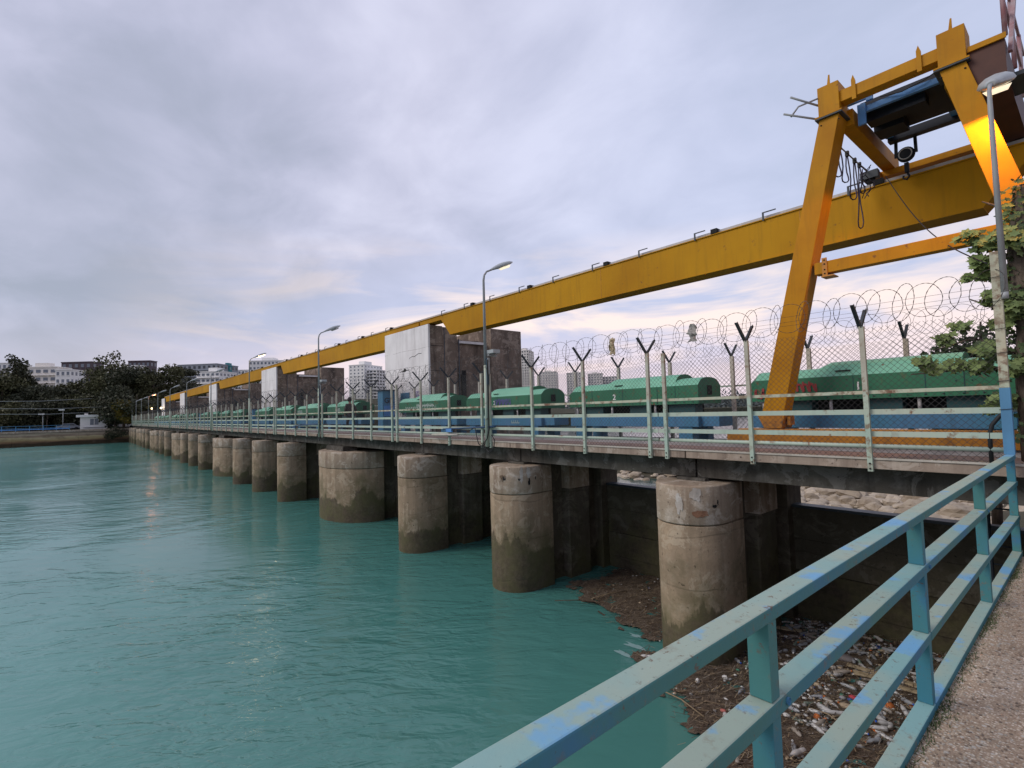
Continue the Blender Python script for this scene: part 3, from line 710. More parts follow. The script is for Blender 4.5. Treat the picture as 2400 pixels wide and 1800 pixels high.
for i, (x, full) in enumerate(posts):
    p = link('post', post if full else post_short, fe, (x, D0, DZ), (random.uniform(-.006, .006), random.uniform(-.006, .006), 0))
    ORG[p.name] = Vector((x, D0, DZ))
    if full and x > -90:
        link('arm', arm_f, p, (x, D0 - 0.03, 1.08)); link('arm', arm_b, p, (x, D0 - 0.03, 1.08))
    if x > -14:
        for zz_ in (-0.90, -0.975): link('bolt', bolt, p, (x, D0 - 0.063, zz_))
# rails: between joints, each a part of its own
cuts = [-0.86] + joints
for i in range(len(cuts) - 1):
    a, b = cuts[i], cuts[i + 1]
    if b < END: break
    MB().box(b + 0.01, a - 0.01, D0 - 0.004, D0 + 0.05, 0.105, 0.155).build('top_rail', M['fence_rusty'], fe)
    for z in (-0.155, -0.475):
        m = MB(); m.box(b + 0.01, a - 0.01, D0 - 0.002, D0 + 0.004, z - 0.04, z + 0.035); m.box(b + 0.01, a - 0.01, D0 + 0.004, D0 + 0.065, z + 0.029, z + 0.035)
        m.build('middle_rail', M['fence'], fe)
    MB().tube([(b + 0.02, D0 + 0.03, -0.655), (a - 0.02, D0 + 0.03, -0.655)], 0.034, 10).build('bottom_pipe', M['fence'], fe)
# chain link: real wires
def chain(x0, x1, y, z0, z1, cell, r, name, parent, fine=True):
    H = z1 - z0; vs = []; fs = []; k = 0
    xs = np.arange(x0 - H, x1, cell)
    for sgn in (1, -1):
        for xa in xs:
            xb = xa + H; za, zb = (z0, z1) if sgn > 0 else (z1, z0)
            t0, t1 = max(0, (x0 - xa) / H), min(1, (x1 - xa) / H)
            if t1 - t0 < 0.03: continue
            A = np.array([xa + H * t0, y + 0.003 * sgn, za + (zb - za) * t0]); B = np.array([xa + H * t1, y + 0.003 * sgn, za + (zb - za) * t1])
            d = (B - A) / np.linalg.norm(B - A); u = np.array([0, 1, 0.0]); w = np.cross(d, u)
            for pnt in (A, B):
                for q_ in range(3):
                    an = 2 * math.pi * q_ / 3; vs.append(pnt + (u * math.cos(an) + w * math.sin(an)) * r)
            b = 6 * k; k += 1
            fs += [(b, b + 1, b + 4, b + 3), (b + 1, b + 2, b + 5, b + 4), (b + 2, b, b + 3, b + 5)]
    me = npmesh(name, np.array(vs) - np.array(org(parent)), np.array(fs), M['wire'])
    o = bpy.data.objects.new(name, me); COL.objects.link(o); o.parent = parent; o['kind'] = 'stuff'; return o
chain(-24, -0.9, D0 + 0.012, DZ, 1.08, 0.085, 0.0026, 'chain_link_mesh', fe)
chain(-70, -24.02, D0 + 0.012, DZ, 1.08, 0.11, 0.0024, 'chain_link_mesh', fe)
# razor wire coils
def coil(x0, x1, y, z, r, pitch, name, label, detail_to):
    mb = MB(); x = x0; i = 0; rr = random.Random(5)
    while x > x1:
        near = x > detail_to
        n = 40 if near else 16
        tl = R(52) * (1 if i % 2 else -1) + rr.uniform(-.22, .22); rad = r * rr.uniform(0.92, 1.08); cz = z + rr.uniform(-.02, .02)
        pts = []; rs = []
        for k in range(n):
            a = 2 * math.pi * k / n
            py, pz = rad * math.cos(a), rad * math.sin(a)
            pts.append((x + py * math.sin(tl) + rr.uniform(-.004, .004) + 0.03 * math.sin(a), y + py * math.cos(tl), cz + pz)); rs.append((0.0056 if k % 2 else 0.0024) if near else 0.0036)
        mb.tube(pts, rs, 4 if near else 3, closed=True)
        x -= pitch * rr.uniform(0.8, 1.2); i += 1
    o = mb.build(name, M['razor'], at=(0, y, z), fix=False)
    return tag(o, label, 'razor wire')
c1 = coil(-0.95, -120, D0 - 0.03, 1.365, 0.24, 0.215, 'razor_wire', 'coil of razor wire lying in the V arms on top of the upstream fence', -26)
mb = MB()
for yy, z in ((D0 - 0.30, 1.36), (D0 - 0.16, 1.24), (D0 + 0.24, 1.36)):
    mb.tube([(-0.9, yy, z), (-60, yy, z)], 0.0022, 3)
mb.build('strand_wire', M['wire'], fe)

# rear fence on the downstream side of the deck
RY = 12.28
rf = thing('rear_fence', 'second fence with V-armed posts behind the green machinery hoods', 'fence', (0, RY, DZ))
rp = MB().box(-0.04, 0.04, -0.04, 0.04, 0, 2.05).mesh('post', M['beige'])
x = -2.54
xs_ = []
while x > -100:
    if not any(abs(x - p[0]) < 0.1 for p in xs_): xs_.append((x,))
    x -= 1.74
for (x,) in xs_:
    p = link('post', rp, rf, (x, RY, DZ), (0, 0, 0)); ORG[p.name] = Vector((x, RY, DZ))
    if x > -60:
        link('arm', arm_f, p, (x, RY, 1.2)); link('arm', arm_b, p, (x, RY, 1.2))
chain(-40, -0.9, RY + 0.05, DZ, 1.2, 0.11, 0.0030, 'chain_link_mesh', rf)
for z in (-0.25, 0.45): MB().box(-100, -0.9, RY + 0.06, RY + 0.10, z, z + 0.04).build('middle_rail', M['fence'], rf)
c2 = coil(-0.95, -70, RY, 1.50, 0.24, 0.24, 'razor_wire', 'second razor wire coil on the fence behind the green hoods', 5)

# ------------------------------------------------------------------ towers and girders
TY = 12.54
def tower(xr, k):
    xl = xr - 4.48
    lab = ['nearest concrete tower with a broad white front and purple graffiti', 'second white-fronted concrete tower from the near bank', 'third white-fronted concrete tower from the near bank', 'fourth white-fronted concrete tower from the near bank', 'fifth white-fronted concrete tower from the near bank'][k]
    t = thing('concrete_tower', lab, 'tower', (xr, TY, -8), group='white-fronted concrete towers on the wide piers')
    zt = 4.22
    MB().box(xl, xr, TY, TY + 0.10, DZ, zt).build('front_wall', M['white'], t, bevel=0.01)
    MB().box(xl + 0.02, xr - 0.01, TY + 0.101, 13.35, -6, zt - 0.03).build('corner_column', M['tower_side'], t, bevel=0.02)
    MB().box(xl + 0.05, xr - 0.10, 13.352, 14.25, -6, zt - 0.05).build('side_wall', M['tower_side'], t, bevel=0.02)
    MB().box(xl + 0.4, xr - 0.45, 14.252, 16.30, -6, zt - 0.55).build('recessed_wall', M['tower_side'], t)
    MB().box(xl + 0.02, xr + 0.02, 16.302, 18.4, -6, zt + 0.10).build('rear_block', M['tower_side'], t, bevel=0.03)
    MB().box(xr - 0.40, xr - 0.28, 14.5, 16.1, zt - 0.75, zt - 0.63).build('lintel', M['white'], t)
    MB().tube([(xr - 0.02, 14.30, DZ), (xr - 0.02, 14.30, zt - 0.6)], 0.03, 6).build('drain_pipe', M['arm'], t)
    for c_ in (2.0, 0.6, 3.2): MB().box(xr - 0.012, xr + 0.004, 12.66, 13.34, c_, c_ + 0.02).build('formwork_joint', M['hole'], t)
    MB().tube([(xr + 0.03, 13.42, DZ), (xr + 0.03, 13.42, zt - 0.1)], 0.022, 6).build('cable_conduit', M['arm'], t)
    if k < 3:
        MB().box(xr - 0.30, xr - 0.22, 14.6, 14.85, 0.1, 2.1).build('slot_cover', M['hole'], t)
    if k: MB().box(xl + 2.0, xl + 2.75, TY - 0.05, TY - 0.004, -0.85, 0.9).build('door', M['blue'], t)
    return t
TW = [-20.77 - PER * k for k in range(5)]
towers = [tower(x, k) for k, x in enumerate(TW)]
# crack and broken spots on the nearest tower front
def ribbon(pts, w, y, z0=0):
    mb = MB()
    for i in range(len(pts) - 1):
        a, b = Vector((pts[i][0], 0, pts[i][1])), Vector((pts[i + 1][0], 0, pts[i + 1][1])); d = (b - a)
        if d.length < 1e-6: continue
        nrm = Vector((-d.z, 0, d.x)).normalized() * w / 2; e = d.normalized() * w * 0.3; a = a - e; b = b + e
        vs = [a - nrm, b - nrm, b + nrm, a + nrm]
        mb.add([(v.x, y - 0.0012 * (i % 5), v.z) for v in vs], [(0, 1, 2, 3)])
    return mb
M['g_purple'] = flat('spray_purple', (0.16, 0.10, 0.42)); M['g_white'] = flat('spray_white', (0.50, 0.62, 0.56)); M['g_red'] = flat('spray_red', (0.34, 0.05, 0.05)); M['g_black'] = flat('spray_black', (0.03, 0.03, 0.04))
def scribble(x0, x1, z0, z1, y, w, mat, parent, seed, loops=6):
    r_ = random.Random(seed); pts = []
    n = loops * 14
    for k in range(n):
        u = k / (n - 1); a = u * loops * 2 * math.pi
        pts.append((x0 + (x1 - x0) * (u + 0.07 * math.cos(a * 1.0 + seed)), (z0 + z1) / 2 + (z1 - z0) / 2 * math.sin(a + 0.6 * math.sin(3 * a + seed)) * (0.6 + 0.4 * r_.random())))
    mb = MB(); segs = ribbon(pts, w, y); mb.v, mb.f, mb.m, mb.sm = segs.v, segs.f, segs.m, segs.sm
    return mb.build('graffiti', mat, parent, fix=False)
t0 = towers[0]
gA, gB = P(962, 930, y=TY), P(988, 905, y=TY); gw = gB.x - gA.x; gh = gB.z - gA.z
scribble(gA.x + gw * .25, gB.x, gA.z, gA.z + gh * .62, TY - 0.006, 0.022, M['g_purple'], t0, 2, 5)
scribble(gA.x + gw * .35, gB.x - gw * .1, gA.z - gh * .1, gA.z + gh * .35, TY - 0.012, 0.02, M['g_purple'], t0, 5, 4)
scribble(gA.x, gA.x + gw * .55, gA.z + gh * .6, gB.z, TY - 0.018, 0.022, M['g_black'], t0, 3, 2)
dA, dB = P(941, 940, y=TY), P(960, 920, y=TY)
MB().box(dA.x, dB.x, TY - 0.05, TY - 0.004, 0.0, dB.z).build('door', M['blue'], t0)
ribbon([(-23.6, 2.12), (-23.3, 2.15), (-23.15, 2.2), (-23.0, 2.16), (-22.6, 2.18)], 0.03, TY - 0.004).build('crack', M['hole'], t0, fix=False)
MB().add([(-23.3, TY - 0.009, 2.12), (-23.0, TY - 0.009, 2.10), (-22.9, TY - 0.009, 2.2), (-23.1, TY - 0.009, 2.3)], [(0, 1, 2, 3)]).build('broken_spot', M['hole'], t0, fix=False)
ribbon([(-22.6, 2.75), (-22.3, 2.82), (-22.1, 2.79), (-21.7, 2.9), (-21.4, 2.88)], 0.02, TY - 0.004).build('crack', M['hole'], t0, fix=False)

GY0, GY1, GZ0, GZ1 = 12.62, 13.18, 3.51, 4.46
def girder(xa, xb, k, lab):
    """xa = left end corner, xb = right"""
    t = thing('crane_girder', lab, 'girder', (xb, GY0, GZ0), group='yellow crane girders spanning the towers')
    s = 0.70
    poly = [(xa, GZ0), (xb, GZ0), (xb + s, 4.26), (xb + s + 1.9, 4.26), (xb + s + 1.9, GZ1), (xa - s - 1.9, GZ1), (xa - s - 1.9, 4.26), (xa - s, 4.26)]
    MB().prism([(u, v) for u, v in poly], 'y', GY0, GY1).build('web', M['yellow'], t, bevel=0.006)
    MB().box(xa - s - 1.9, xb + s + 1.9, GY0 - 0.03, GY1 + 0.03, GZ1 + 0.001, GZ1 + 0.025).build('top_flange', M['yellow'], t)
    MB().box(xa - s - 1.9, xb + s + 1.9, GY0 + 0.06, GY0 + 0.14, GZ1 + 0.026, GZ1 + 0.115).build('rail', M['rail_steel'], t)
    if k < 2:
        xx = xb - 3.1
        while xx > xa + 1:
            MB().box(xx - 0.005, xx + 0.005, GY0 - 0.004, GY0 - 0.0005, GZ0 + 0.02, GZ1 - 0.02).build('weld_seam', M['orange'], t); xx -= 5.9
    MB().box(xa, xb, GY0 - 0.02, GY1 + 0.02, GZ0 - 0.022, GZ0 - 0.001).build('bottom_flange', M['yellow'], t)
    x = -3.6 - 1.8 * math.ceil((-3.6 - xb) / 1.8) if xb < -4 else -3.42
    i = 0
    while x > xa - 2:
        m = MB(); m.box(x - 0.02, x + 0.02, GY0 - 0.05, GY0 - 0.03, GZ1 - 0.02, GZ1 + 0.16); m.box(x - 0.02, x + 0.30, GY0 - 0.05, GY0 - 0.03, GZ1 + 0.16, GZ1 + 0.185)
        if k < 3: m.build('rail_bracket', M['arm'], t)
        if i % 2 == 0 and k < 3: MB().box(x + 0.45, x + 0.62, GY0 - 0.045, GY0 + 0.16, GZ1 + 0.03, GZ1 + 0.15).build('rail_clamp', M['hole'], t)
        x -= 1.8; i += 1
    return t
glab = ['nearest long yellow crane girder, passing behind the crane leg', 'second yellow crane girder, ending at the nearest white tower', 'third yellow crane girder from the near bank, ending at the second tower', 'fourth yellow crane girder from the near bank, ending at the third tower', 'fifth yellow crane girder from the near bank, farthest but one']
girder(-19.04, -1.32, 0, glab[0])
for k in range(1, 5): girder(-19.04 - PER * k, -20.77 - 4.48 - PER * (k - 1) + 0.9, k, glab[k])
cs = tag(MB().box(0.35, 3.2, 12.5, 13.6, -8, 4.24).build('girder_support', M['tower_side'], at=(1.5, 13, -8)), 'concrete column holding the bank end of the nearest girder', 'column')

# ------------------------------------------------------------------ hoist machinery units
def hood_profile(y0, y1, zb, zs, zr, n=10):
    p = [(y0, zb), (y0, zs), (y0 + (y1 - y0) * .10, zs + (zr - zs) * .52)]
    for k in range(1, n):
        a = math.pi * (0.17 + 0.66 * k / n); p.append(((y0 + y1) / 2 - (y1 - y0) / 2 * math.cos(a) * .92, zs + (zr - zs) * (math.sin(a) ** 0.75)))
    return p + [(y1 - (y1 - y0) * .10, zs + (zr - zs) * .52), (y1, zs), (y1, zb)]
YC = 10.90
def unit(xr):
    t = thing('hoist_unit', '', 'hoist machine', (xr, YC, DZ), group='green-hooded hoist machines on the bridge deck')
    xl = xr - 4.15
    # hood: lower vault over the whole length, raised vault in the middle
    pr = hood_profile(YC, YC + 1.05, 0.05, 0.49, 0.68)
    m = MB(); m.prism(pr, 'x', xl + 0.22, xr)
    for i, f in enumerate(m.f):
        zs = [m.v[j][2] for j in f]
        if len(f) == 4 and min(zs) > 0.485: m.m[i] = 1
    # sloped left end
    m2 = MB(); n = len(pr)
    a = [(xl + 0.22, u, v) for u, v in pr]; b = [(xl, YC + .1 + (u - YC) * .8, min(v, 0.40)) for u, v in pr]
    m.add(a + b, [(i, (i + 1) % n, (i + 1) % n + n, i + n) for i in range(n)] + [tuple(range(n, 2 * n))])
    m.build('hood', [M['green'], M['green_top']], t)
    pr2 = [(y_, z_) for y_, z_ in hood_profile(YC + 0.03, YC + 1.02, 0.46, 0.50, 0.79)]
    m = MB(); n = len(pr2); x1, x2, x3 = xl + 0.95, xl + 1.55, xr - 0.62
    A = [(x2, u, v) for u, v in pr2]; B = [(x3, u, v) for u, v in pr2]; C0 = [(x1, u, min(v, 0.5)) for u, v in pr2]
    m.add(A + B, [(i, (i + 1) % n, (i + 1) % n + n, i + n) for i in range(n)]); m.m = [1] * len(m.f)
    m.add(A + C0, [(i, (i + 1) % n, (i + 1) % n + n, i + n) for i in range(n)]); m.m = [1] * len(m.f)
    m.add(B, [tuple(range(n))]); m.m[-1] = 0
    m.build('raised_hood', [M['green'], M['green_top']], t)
    MB().box(xr - 0.006, xr + 0.012, YC + 0.42, YC + 0.62, 0.26, 0.48).build('hatch', M['hole'], t)
    MB().box(xl + 1.7, xl + 1.95, YC + 0.05, YC + 0.12, 0.58, 0.60).build('handle', M['hole'], t)
    for u in (0.95, 2.0, 3.05, 3.55):
        MB().box(xl + u, xl + u + 0.012, YC - 0.006, YC - 0.001, 0.06, 0.485).build('panel_seam', M['teal'], t)
    MB().box(xl + 0.22, xr, YC - 0.012, YC - 0.001, 0.05, 0.075).build('lower_lip', M['green'], t)
    bm_ = MB()
    for u in range(16): bm_.lathe([(0, -0.012), (0.011, -0.012), (0.013, 0.0)], 6, (xl + 0.35 + u * 0.245, YC - 0.0125, 0.095), 'y')
    for z in (0.42, 0.30): 
        for u in (1.9, 2.1, 3.45, 3.65): bm_.lathe([(0, -0.010), (0.011, -0.010), (0.013, 0.0)], 6, (xl + u, YC - 0.001, z), 'y')
    ob_ = bm_.build('bolt_row', M['arm'], t); ob_['kind'] = 'stuff'
    # machine parts visible in the gap below the hood
    MB().box(xl + 0.25, xr - 0.2, YC + 0.45, YC + 0.60, -0.24, 0.06).build('back_panel', M['hole'], t)
    for u0, u1 in ((0.65, 1.25), (2.15, 2.7), (3.3, 4.0)): MB().box(xl + u0, xl + u1, YC + 0.10, YC + 0.44, -0.235, 0.045).build('gearbox', M['teal'], t)
    for u in (0.35, 1.6, 2.95): MB().tube([(xl + u, YC + 0.06, -0.235), (xl + u, YC + 0.06, 0.05)], 0.03, 6).build('support_rod', M['rail_steel'], t)
    MB().box(xl + 0.12, xr - 0.02, YC - 0.005, YC + 0.30, -0.49, -0.24).build('girder_box', M['blue'], t, bevel=0.008)
    MB().box(xr - 0.019, xr + 0.42, YC + 0.12, YC + 0.75, -0.48, -0.25).build('end_box', M['blue'], t, bevel=0.008)
    MB().box(xl + 0.12, xr - 0.02, YC + 0.75, YC + 1.05, -0.49, -0.24).build('girder_box', M['blue'], t)
    for u in (0.3, 3.6): 
        MB().box(xl + u, xl + u + 0.35, YC + 0.02, YC + 0.30, DZ, -0.492).build('foot', M['blue'], t)
        MB().box(xl + u, xl + u + 0.35, YC + 0.75, YC + 1.0, DZ, -0.492).build('foot', M['blue'], t)
    return t
u0 = unit(-0.93)
ux = []
for n in range(5):
    for k in range(4): ux.append(-0.93 - 5.25 * k - PER * n)
ulab = ['nearest green-hooded hoist machine, with red graffiti, behind the crane leg', 'green-hooded hoist machine marked with a white number 2', 'green-hooded hoist machine with purple graffiti beside a white number 3', 'green-hooded hoist machine with long white graffiti, right of the nearest white tower']
units = []
for i, x in enumerate(ux):
    if i == 0: t = u0
    else:
        t = copy_tree(u0); t.location.x = x; ORG[t.name] = Vector((x, YC, DZ))
    t['label'] = ulab[i] if i < 4 else 'green-hooded hoist machine, %s of the row counted from the near bank' % ordn[i]
    units.append(t); ORG[t.name] = Vector((x, YC, DZ))
def text(s, loc, size, mat, parent, rot=(R(90), 0, 0), name='number'):
    c = bpy.data.curves.new(name, 'FONT'); c.body = s; c.size = size; c.extrude = 0.001; c.offset = size * 0.02
    tmp = bpy.data.objects.new(name, c); COL.objects.link(tmp)
    dg = bpy.context.evaluated_depsgraph_get(); me = bpy.data.meshes.new_from_object(tmp.evaluated_get(dg)); me.materials.clear(); me.materials.append(mat)
    bpy.data.objects.remove(tmp)
    o = bpy.data.objects.new(name, me); COL.objects.link(o); o.parent = parent; o.location = Vector(loc) - org(parent); o.rotation_euler = rot; return o
text('2', (-8.65, YC - 0.004, 0.22), 0.20, M['bw'], units[1])
text('1', (-3.05, YC - 0.004, 0.22), 0.20, M['bw'], units[0])
text('3', (-13.82, YC - 0.004, 0.22), 0.18, M['bw'], units[2])
scribble(-13.75, -12.85, 0.16, 0.42, YC - 0.016, 0.018, M['g_purple'], units[2], 4, 5)
scribble(-13.6, -12.95, 0.20, 0.38, YC - 0.024, 0.014, M['g_purple'], units[2], 9, 4)
scribble(-4.9, -4.3, 0.10, 0.32, YC - 0.016, 0.04, M['g_red'], units[0], 6, 4)
scribble(-4.15, -3.70, 0.22, 0.42, YC - 0.016, 0.035, M['g_red'], units[0], 8, 4)
scribble(-20.0, -18.9, 0.12, 0.30, YC - 0.006, 0.02, M['g_white'], units[3], 7, 7)
scribble(-19.0, -17.6, 0.08, 0.42, YC - 0.012, 0.022, M['g_white'], units[3], 1, 11)
scribble(-12.9, -12.5, -0.42, -0.32, YC - 0.010, 0.018, M['g_white'], units[2], 12, 4)
scribble(-34.5, -33.6, 0.15, 0.38, YC - 0.008, 0.035, M['g_white'], units[5], 10, 5)
scribble(-28.0, -27.4, 0.12, 0.42, YC - 0.008, 0.03, M['g_white'], units[4], 13, 6)

# blue electrical cabinet in front of the nearest tower
cab = thing('control_cabinet', 'blue control cabinet painted GK in front of the nearest white tower', 'cabinet', (-23.6, 11.6, DZ))
cx0 = P(897, 930, y=11.3).x
MB().box(cx0 - 0.55, cx0, 11.3, 11.95, DZ, 1.16).build('body', M['blue'], cab, bevel=0.01)
MB().box(cx0 - 1.35, cx0 + 0.12, 11.2, 12.1, 1.162, 1.20).build('roof', M['arm'], cab)
MB().box(cx0 + 0.001, cx0 + 0.02, 11.36, 11.9, -0.1, 0.42).build('door', M['crab_blue'], cab)
text('GK', (cx0 + 0.004, 11.38, 0.55), 0.36, M['g_black'], cab, rot=(R(90), 0, R(90)), name='graffiti')
# a second blue hut further along
for k in (1, 2):
    c = thing('control_cabinet', 'blue control cabinet in front of the %s white tower' % ordn[k], 'cabinet', (cx0 - PER * k, 11.3, DZ))
    MB().box(cx0 - 1.25 - PER * k, cx0 - 0.05 - PER * k, 11.3, 12.3, DZ, 0.72).build('body', M['blue'], c)
    MB().box(cx0 - 1.35 - PER * k, cx0 + 0.0 - PER * k, 11.2, 12.4, 0.72, 0.78).build('roof', M['arm'], c)

# ------------------------------------------------------------------ gantry crane
CYp = 10.0
cr = thing('gantry_crane', 'yellow semi-gantry crane with splayed legs standing over the first hoist machine', 'crane', (-2.1, CYp, DZ))
def leg(top, foot, w0=0.31, w1=0.40):
    m = MB(); vs = []
    for (x, z), w in ((foot, w1), (top, w0)):
        for a, b in ((-1, 0), (1, 0), (1, 1), (-1, 1)): vs.append((x + a * w / 2, CYp + b * (0.42 if w == w0 else 0.36), z))
    m.add(vs, [(0, 1, 2, 3), (7, 6, 5, 4), (0, 4, 5, 1), (1, 5, 6, 2), (2, 6, 7, 3), (3, 7, 4, 0)])
    return m.build('leg', M['yellow_crane'], cr, bevel=0.008)
leg((-2.94, 5.02), (-4.17, -0.20)); leg((-1.27, 5.02), (-0.02, -0.20))
for xc in (-2.93, -1.27):
    MB().box(xc - 0.165, xc + 0.165, CYp - 0.02, CYp + 0.42, 5.075, 5.60).build('girder_head', M['yellow_crane'], cr, bevel=0.006)
    MB().box(xc - 0.22, xc + 0.20, CYp - 0.05, CYp + 0.47, 5.022, 5.042).build('flange_plate', M['arm'], cr)
    MB().box(xc - 0.22, xc + 0.20, CYp - 0.05, CYp + 0.47, 5.048, 5.072).build('flange_plate', M['yellow_crane'], cr)
    m = MB(); m.prism([(xc - 0.03, 5.602), (xc + 0.02, 5.602), (xc + 0.02, 5.80), (xc - 0.0, 5.80)], 'y', CYp + 0.05, CYp + 0.07); m.build('lifting_lug', M['yellow_crane'], cr)
    # main girder running downstream
    MB().box(xc + (0.02 if xc < -2 else -0.17), xc + (0.24 if xc < -2 else 0.05), CYp + 0.422, 13.46, 4.93, 5.22).build('main_girder', M['yellow_crane'], cr, bevel=0.006)
    MB().box(xc + 0.10, xc + 0.16, CYp + 0.44, 13.4, 5.221, 5.28).build('trolley_rail', M['rail_steel'], cr)
    for zz_, xs2 in ((4.97, 0.14), (4.97, -0.14)):
        link('bolt', bolt, cr, (xc + xs2, CYp - 0.001, zz_ - 0.05))
MB().box(-2.765, -1.435, CYp + 0.03, CYp + 0.26, 5.22, 5.42).build('head_beam', M['yellow_crane'], cr, bevel=0.006)
for x in (-2.55, -1.66):
    MB().prism([(x - 0.03, 5.16), (x + 0.03, 5.16), (x + 0.03, 5.48), (x + 0.0, 5.58), (x - 0.03, 5.5)], 'y', CYp + 0.0, CYp + 0.028).build('stiffener', M['yellow_crane'], cr)
MB().box(-4.02, 0.6, 13.18, 13.42, 4.80, 4.97).build('end_beam', M['yellow_crane'], cr, bevel=0.006) if False else MB().box(-3.25, -0.55, 13.10, 13.36, 4.80, 4.928).build('end_beam', M['yellow_crane'], cr, bevel=0.006)
for x in (-3.05, -0.8):
    MB().lathe([(0, -0.04), (0.09, -0.04), (0.09, 0.04), (0, 0.04)], 16, (x, 12.72, 4.67), 'y').build('wheel', M['hole'], cr)
    MB().box(x - 0.16, x + 0.16, 12.64, 12.80, 4.70, 4.86).build('wheel_housing', M['arm'], cr)
    MB().box(x - 0.12, x + 0.12, 12.80, 13.10, 4.80, 4.90).build('wheel_arm', M['yellow_crane'], cr)
# tie beam between the legs
MB().box(-3.33, 0.20, CYp + 0.05, CYp + 0.25, 2.29, 2.50).build('tie_beam', M['yellow_crane'], cr, bevel=0.006)
MB().box(-3.20, -3.12, CYp + 0.03, CYp + 0.049, 2.24, 2.56).build('joint_plate', M['orange'], cr); MB().box(-3.22, -3.02, CYp + 0.02, CYp + 0.27, 2.22, 2.239).build('joint_plate', M['orange'], cr)
for zz_ in (2.28, 2.35, 2.45, 2.52): link('bolt', bolt, cr, (-3.16, CYp + 0.03, zz_))
# sill beam, wheels, foot box
MB().box(-4.80, 0.9, CYp - 0.10, CYp + 0.14, -0.735, -0.47).build('sill_beam', M['orange'], cr, bevel=0.008)
MB().box(-5.05, -4.801, CYp - 0.07, CYp + 0.11, -0.72, -0.52).build('end_truck', M['orange'], cr, bevel=0.02)
for x in (-4.93, -4.6, 0.4): MB().lathe([(0, -0.03), (0.075, -0.03), (0.075, 0.03), (0, 0.03)], 14, (x, CYp, -0.69), 'y').build('wheel', M['arm'], cr)
MB().prism([(-4.42, -0.21), (-3.92, -0.21), (-3.98, -0.46), (-4.30, -0.46)], 'y', CYp - 0.09, CYp + 0.38).build('foot_box', M['orange'], cr, bevel=0.01)
MB().box(-3.915, -3.86, CYp, CYp + 0.2, -0.40, -0.25).build('foot_bracket', M['orange'], cr)
# platform and handrail beside the second girder
MB().box(-1.10, -0.70, CYp + 0.05, 13.3, 5.17, 5.19).build('platform', M['arm'], cr)
MB().box(-1.10, -0.68, CYp + 0.02, CYp + 0.048, 5.15, 5.23).build('platform_edge', M['yellow_crane'], cr)
MB().box(-1.10, -0.70, CYp + 0.06, 13.3, 4.60, 5.165).build('platform_box', M['pbox'], cr)
M['redwhite'] = paint('red_white_rail', (0.30, 0.13, 0.14), (0.42, 0.36, 0.38), 0.1, 0.5, 3)
for y_ in (CYp + 0.06, 11.2, 12.4): MB().tube([(-0.69, y_, 5.19), (-0.69, y_, 6.3)], 0.03, 8).build('handrail_post', M['redwhite'], cr)
for z in (5.75, 6.3): MB().tube([(-0.69, CYp + 0.05, z), (-0.69, 13.2, z)], 0.022, 8).build('handrail', M['redwhite'], cr)
MB().beam((-0.66, 10.2, 5.0), (-0.60, 10.9, 6.4), 0.05, 0.05).build('brace', M['redwhite'], cr)
MB().box(-0.70, -0.45, 10.3, 11.0, 4.66, 4.72).build('bracket', M['arm'], cr)
# conduit stubs left of the first head
for z, x0 in ((5.05, -3.55), (5.30, -3.42)):
    MB().tube([(x0, CYp - 0.35, z + 0.18), (-3.08, CYp + 0.05, z)], 0.018, 8).build('conduit', M['pole'], cr)
MB().tube([(-3.46, CYp - 0.26, 5.17), (-3.35, CYp - 0.2, 5.33), (-3.09, CYp - 0.02, 5.42)], 0.016, 8).build('conduit', M['pole'], cr)
# trolley with winch
tr = MB().box(-2.64, -1.48, CYp + 0.70, CYp + 1.95, 5.20, 5.38).build('trolley', M['navy'], cr)
MB().box(-2.60, -1.75, CYp + 0.85, CYp + 1.15, 5.06, 5.199).build('gearbox', M['navy'], tr)
MB().box(-2.60, -2.15, CYp + 1.3, CYp + 1.75, 5.03, 5.199).build('motor', M['navy'], tr)
MB().lathe([(0, -0.5), (0.12, -0.5), (0.12, -0.46), (0.09, -0.45), (0.09, 0.45), (0.12, 0.46), (0.12, 0.5), (0, 0.5)], 18, (-2.05, CYp + 1.5, 5.505), 'x').build('winch_drum', M['navy'], tr)
MB().box(-2.64, -1.46, CYp + 0.55, CYp + 0.62, 5.13, 5.23).build('cross_beam', M['crab_blue'], tr)
MB().box(-2.64, -2.52, CYp + 0.5, CYp + 0.549, 4.90, 5.27).build('cable_bracket', M['crab_blue'], tr)
MB().box(-2.50, -2.40, CYp + 0.48, CYp + 0.53, 5.28, 5.42).build('cable_bracket', M['crab_blue'], tr)
MB().tube([(-2.9, CYp + 0.5, 5.33), (-2.4, CYp + 0.5, 5.33)], 0.022, 6).build('shaft', M['crab_blue'], tr)
MB().tube([(-2.3, CYp + 0.52, 5.27), (-2.0, CYp + 0.5, 5.20), (-1.7, CYp + 0.5, 5.24), (-1.48, CYp + 0.52, 5.33)], 0.009, 6).build('power_cable', M['black'], tr)
MB().box(-2.60, -1.50, CYp + 2.22, CYp + 2.40, 5.14, 5.299).build('cross_beam', M['navy'], tr)
for x_ in (-2.62, -1.62): MB().box(x_, x_ + 0.12, CYp + 1.951, CYp + 2.219, 5.21, 5.29).build('side_frame', M['crab_blue'], tr)
hk = MB(); hk.lathe([(0, -0.05), (0.11, -0.05), (0.145, -0.03), (0.145, 0.03), (0.11, 0.05), (0, 0.05)], 20, (-2.36, CYp + 2.42, 4.86), 'y')
hk.build('sheave', M['navy'], cr)
MB().lathe([(0.095, -0.005), (0.115, -0.005)], 20, (-2.36, CYp + 2.36, 4.86), 'y').build('sheave_rim', M['rail_steel'], cr, fix=False)
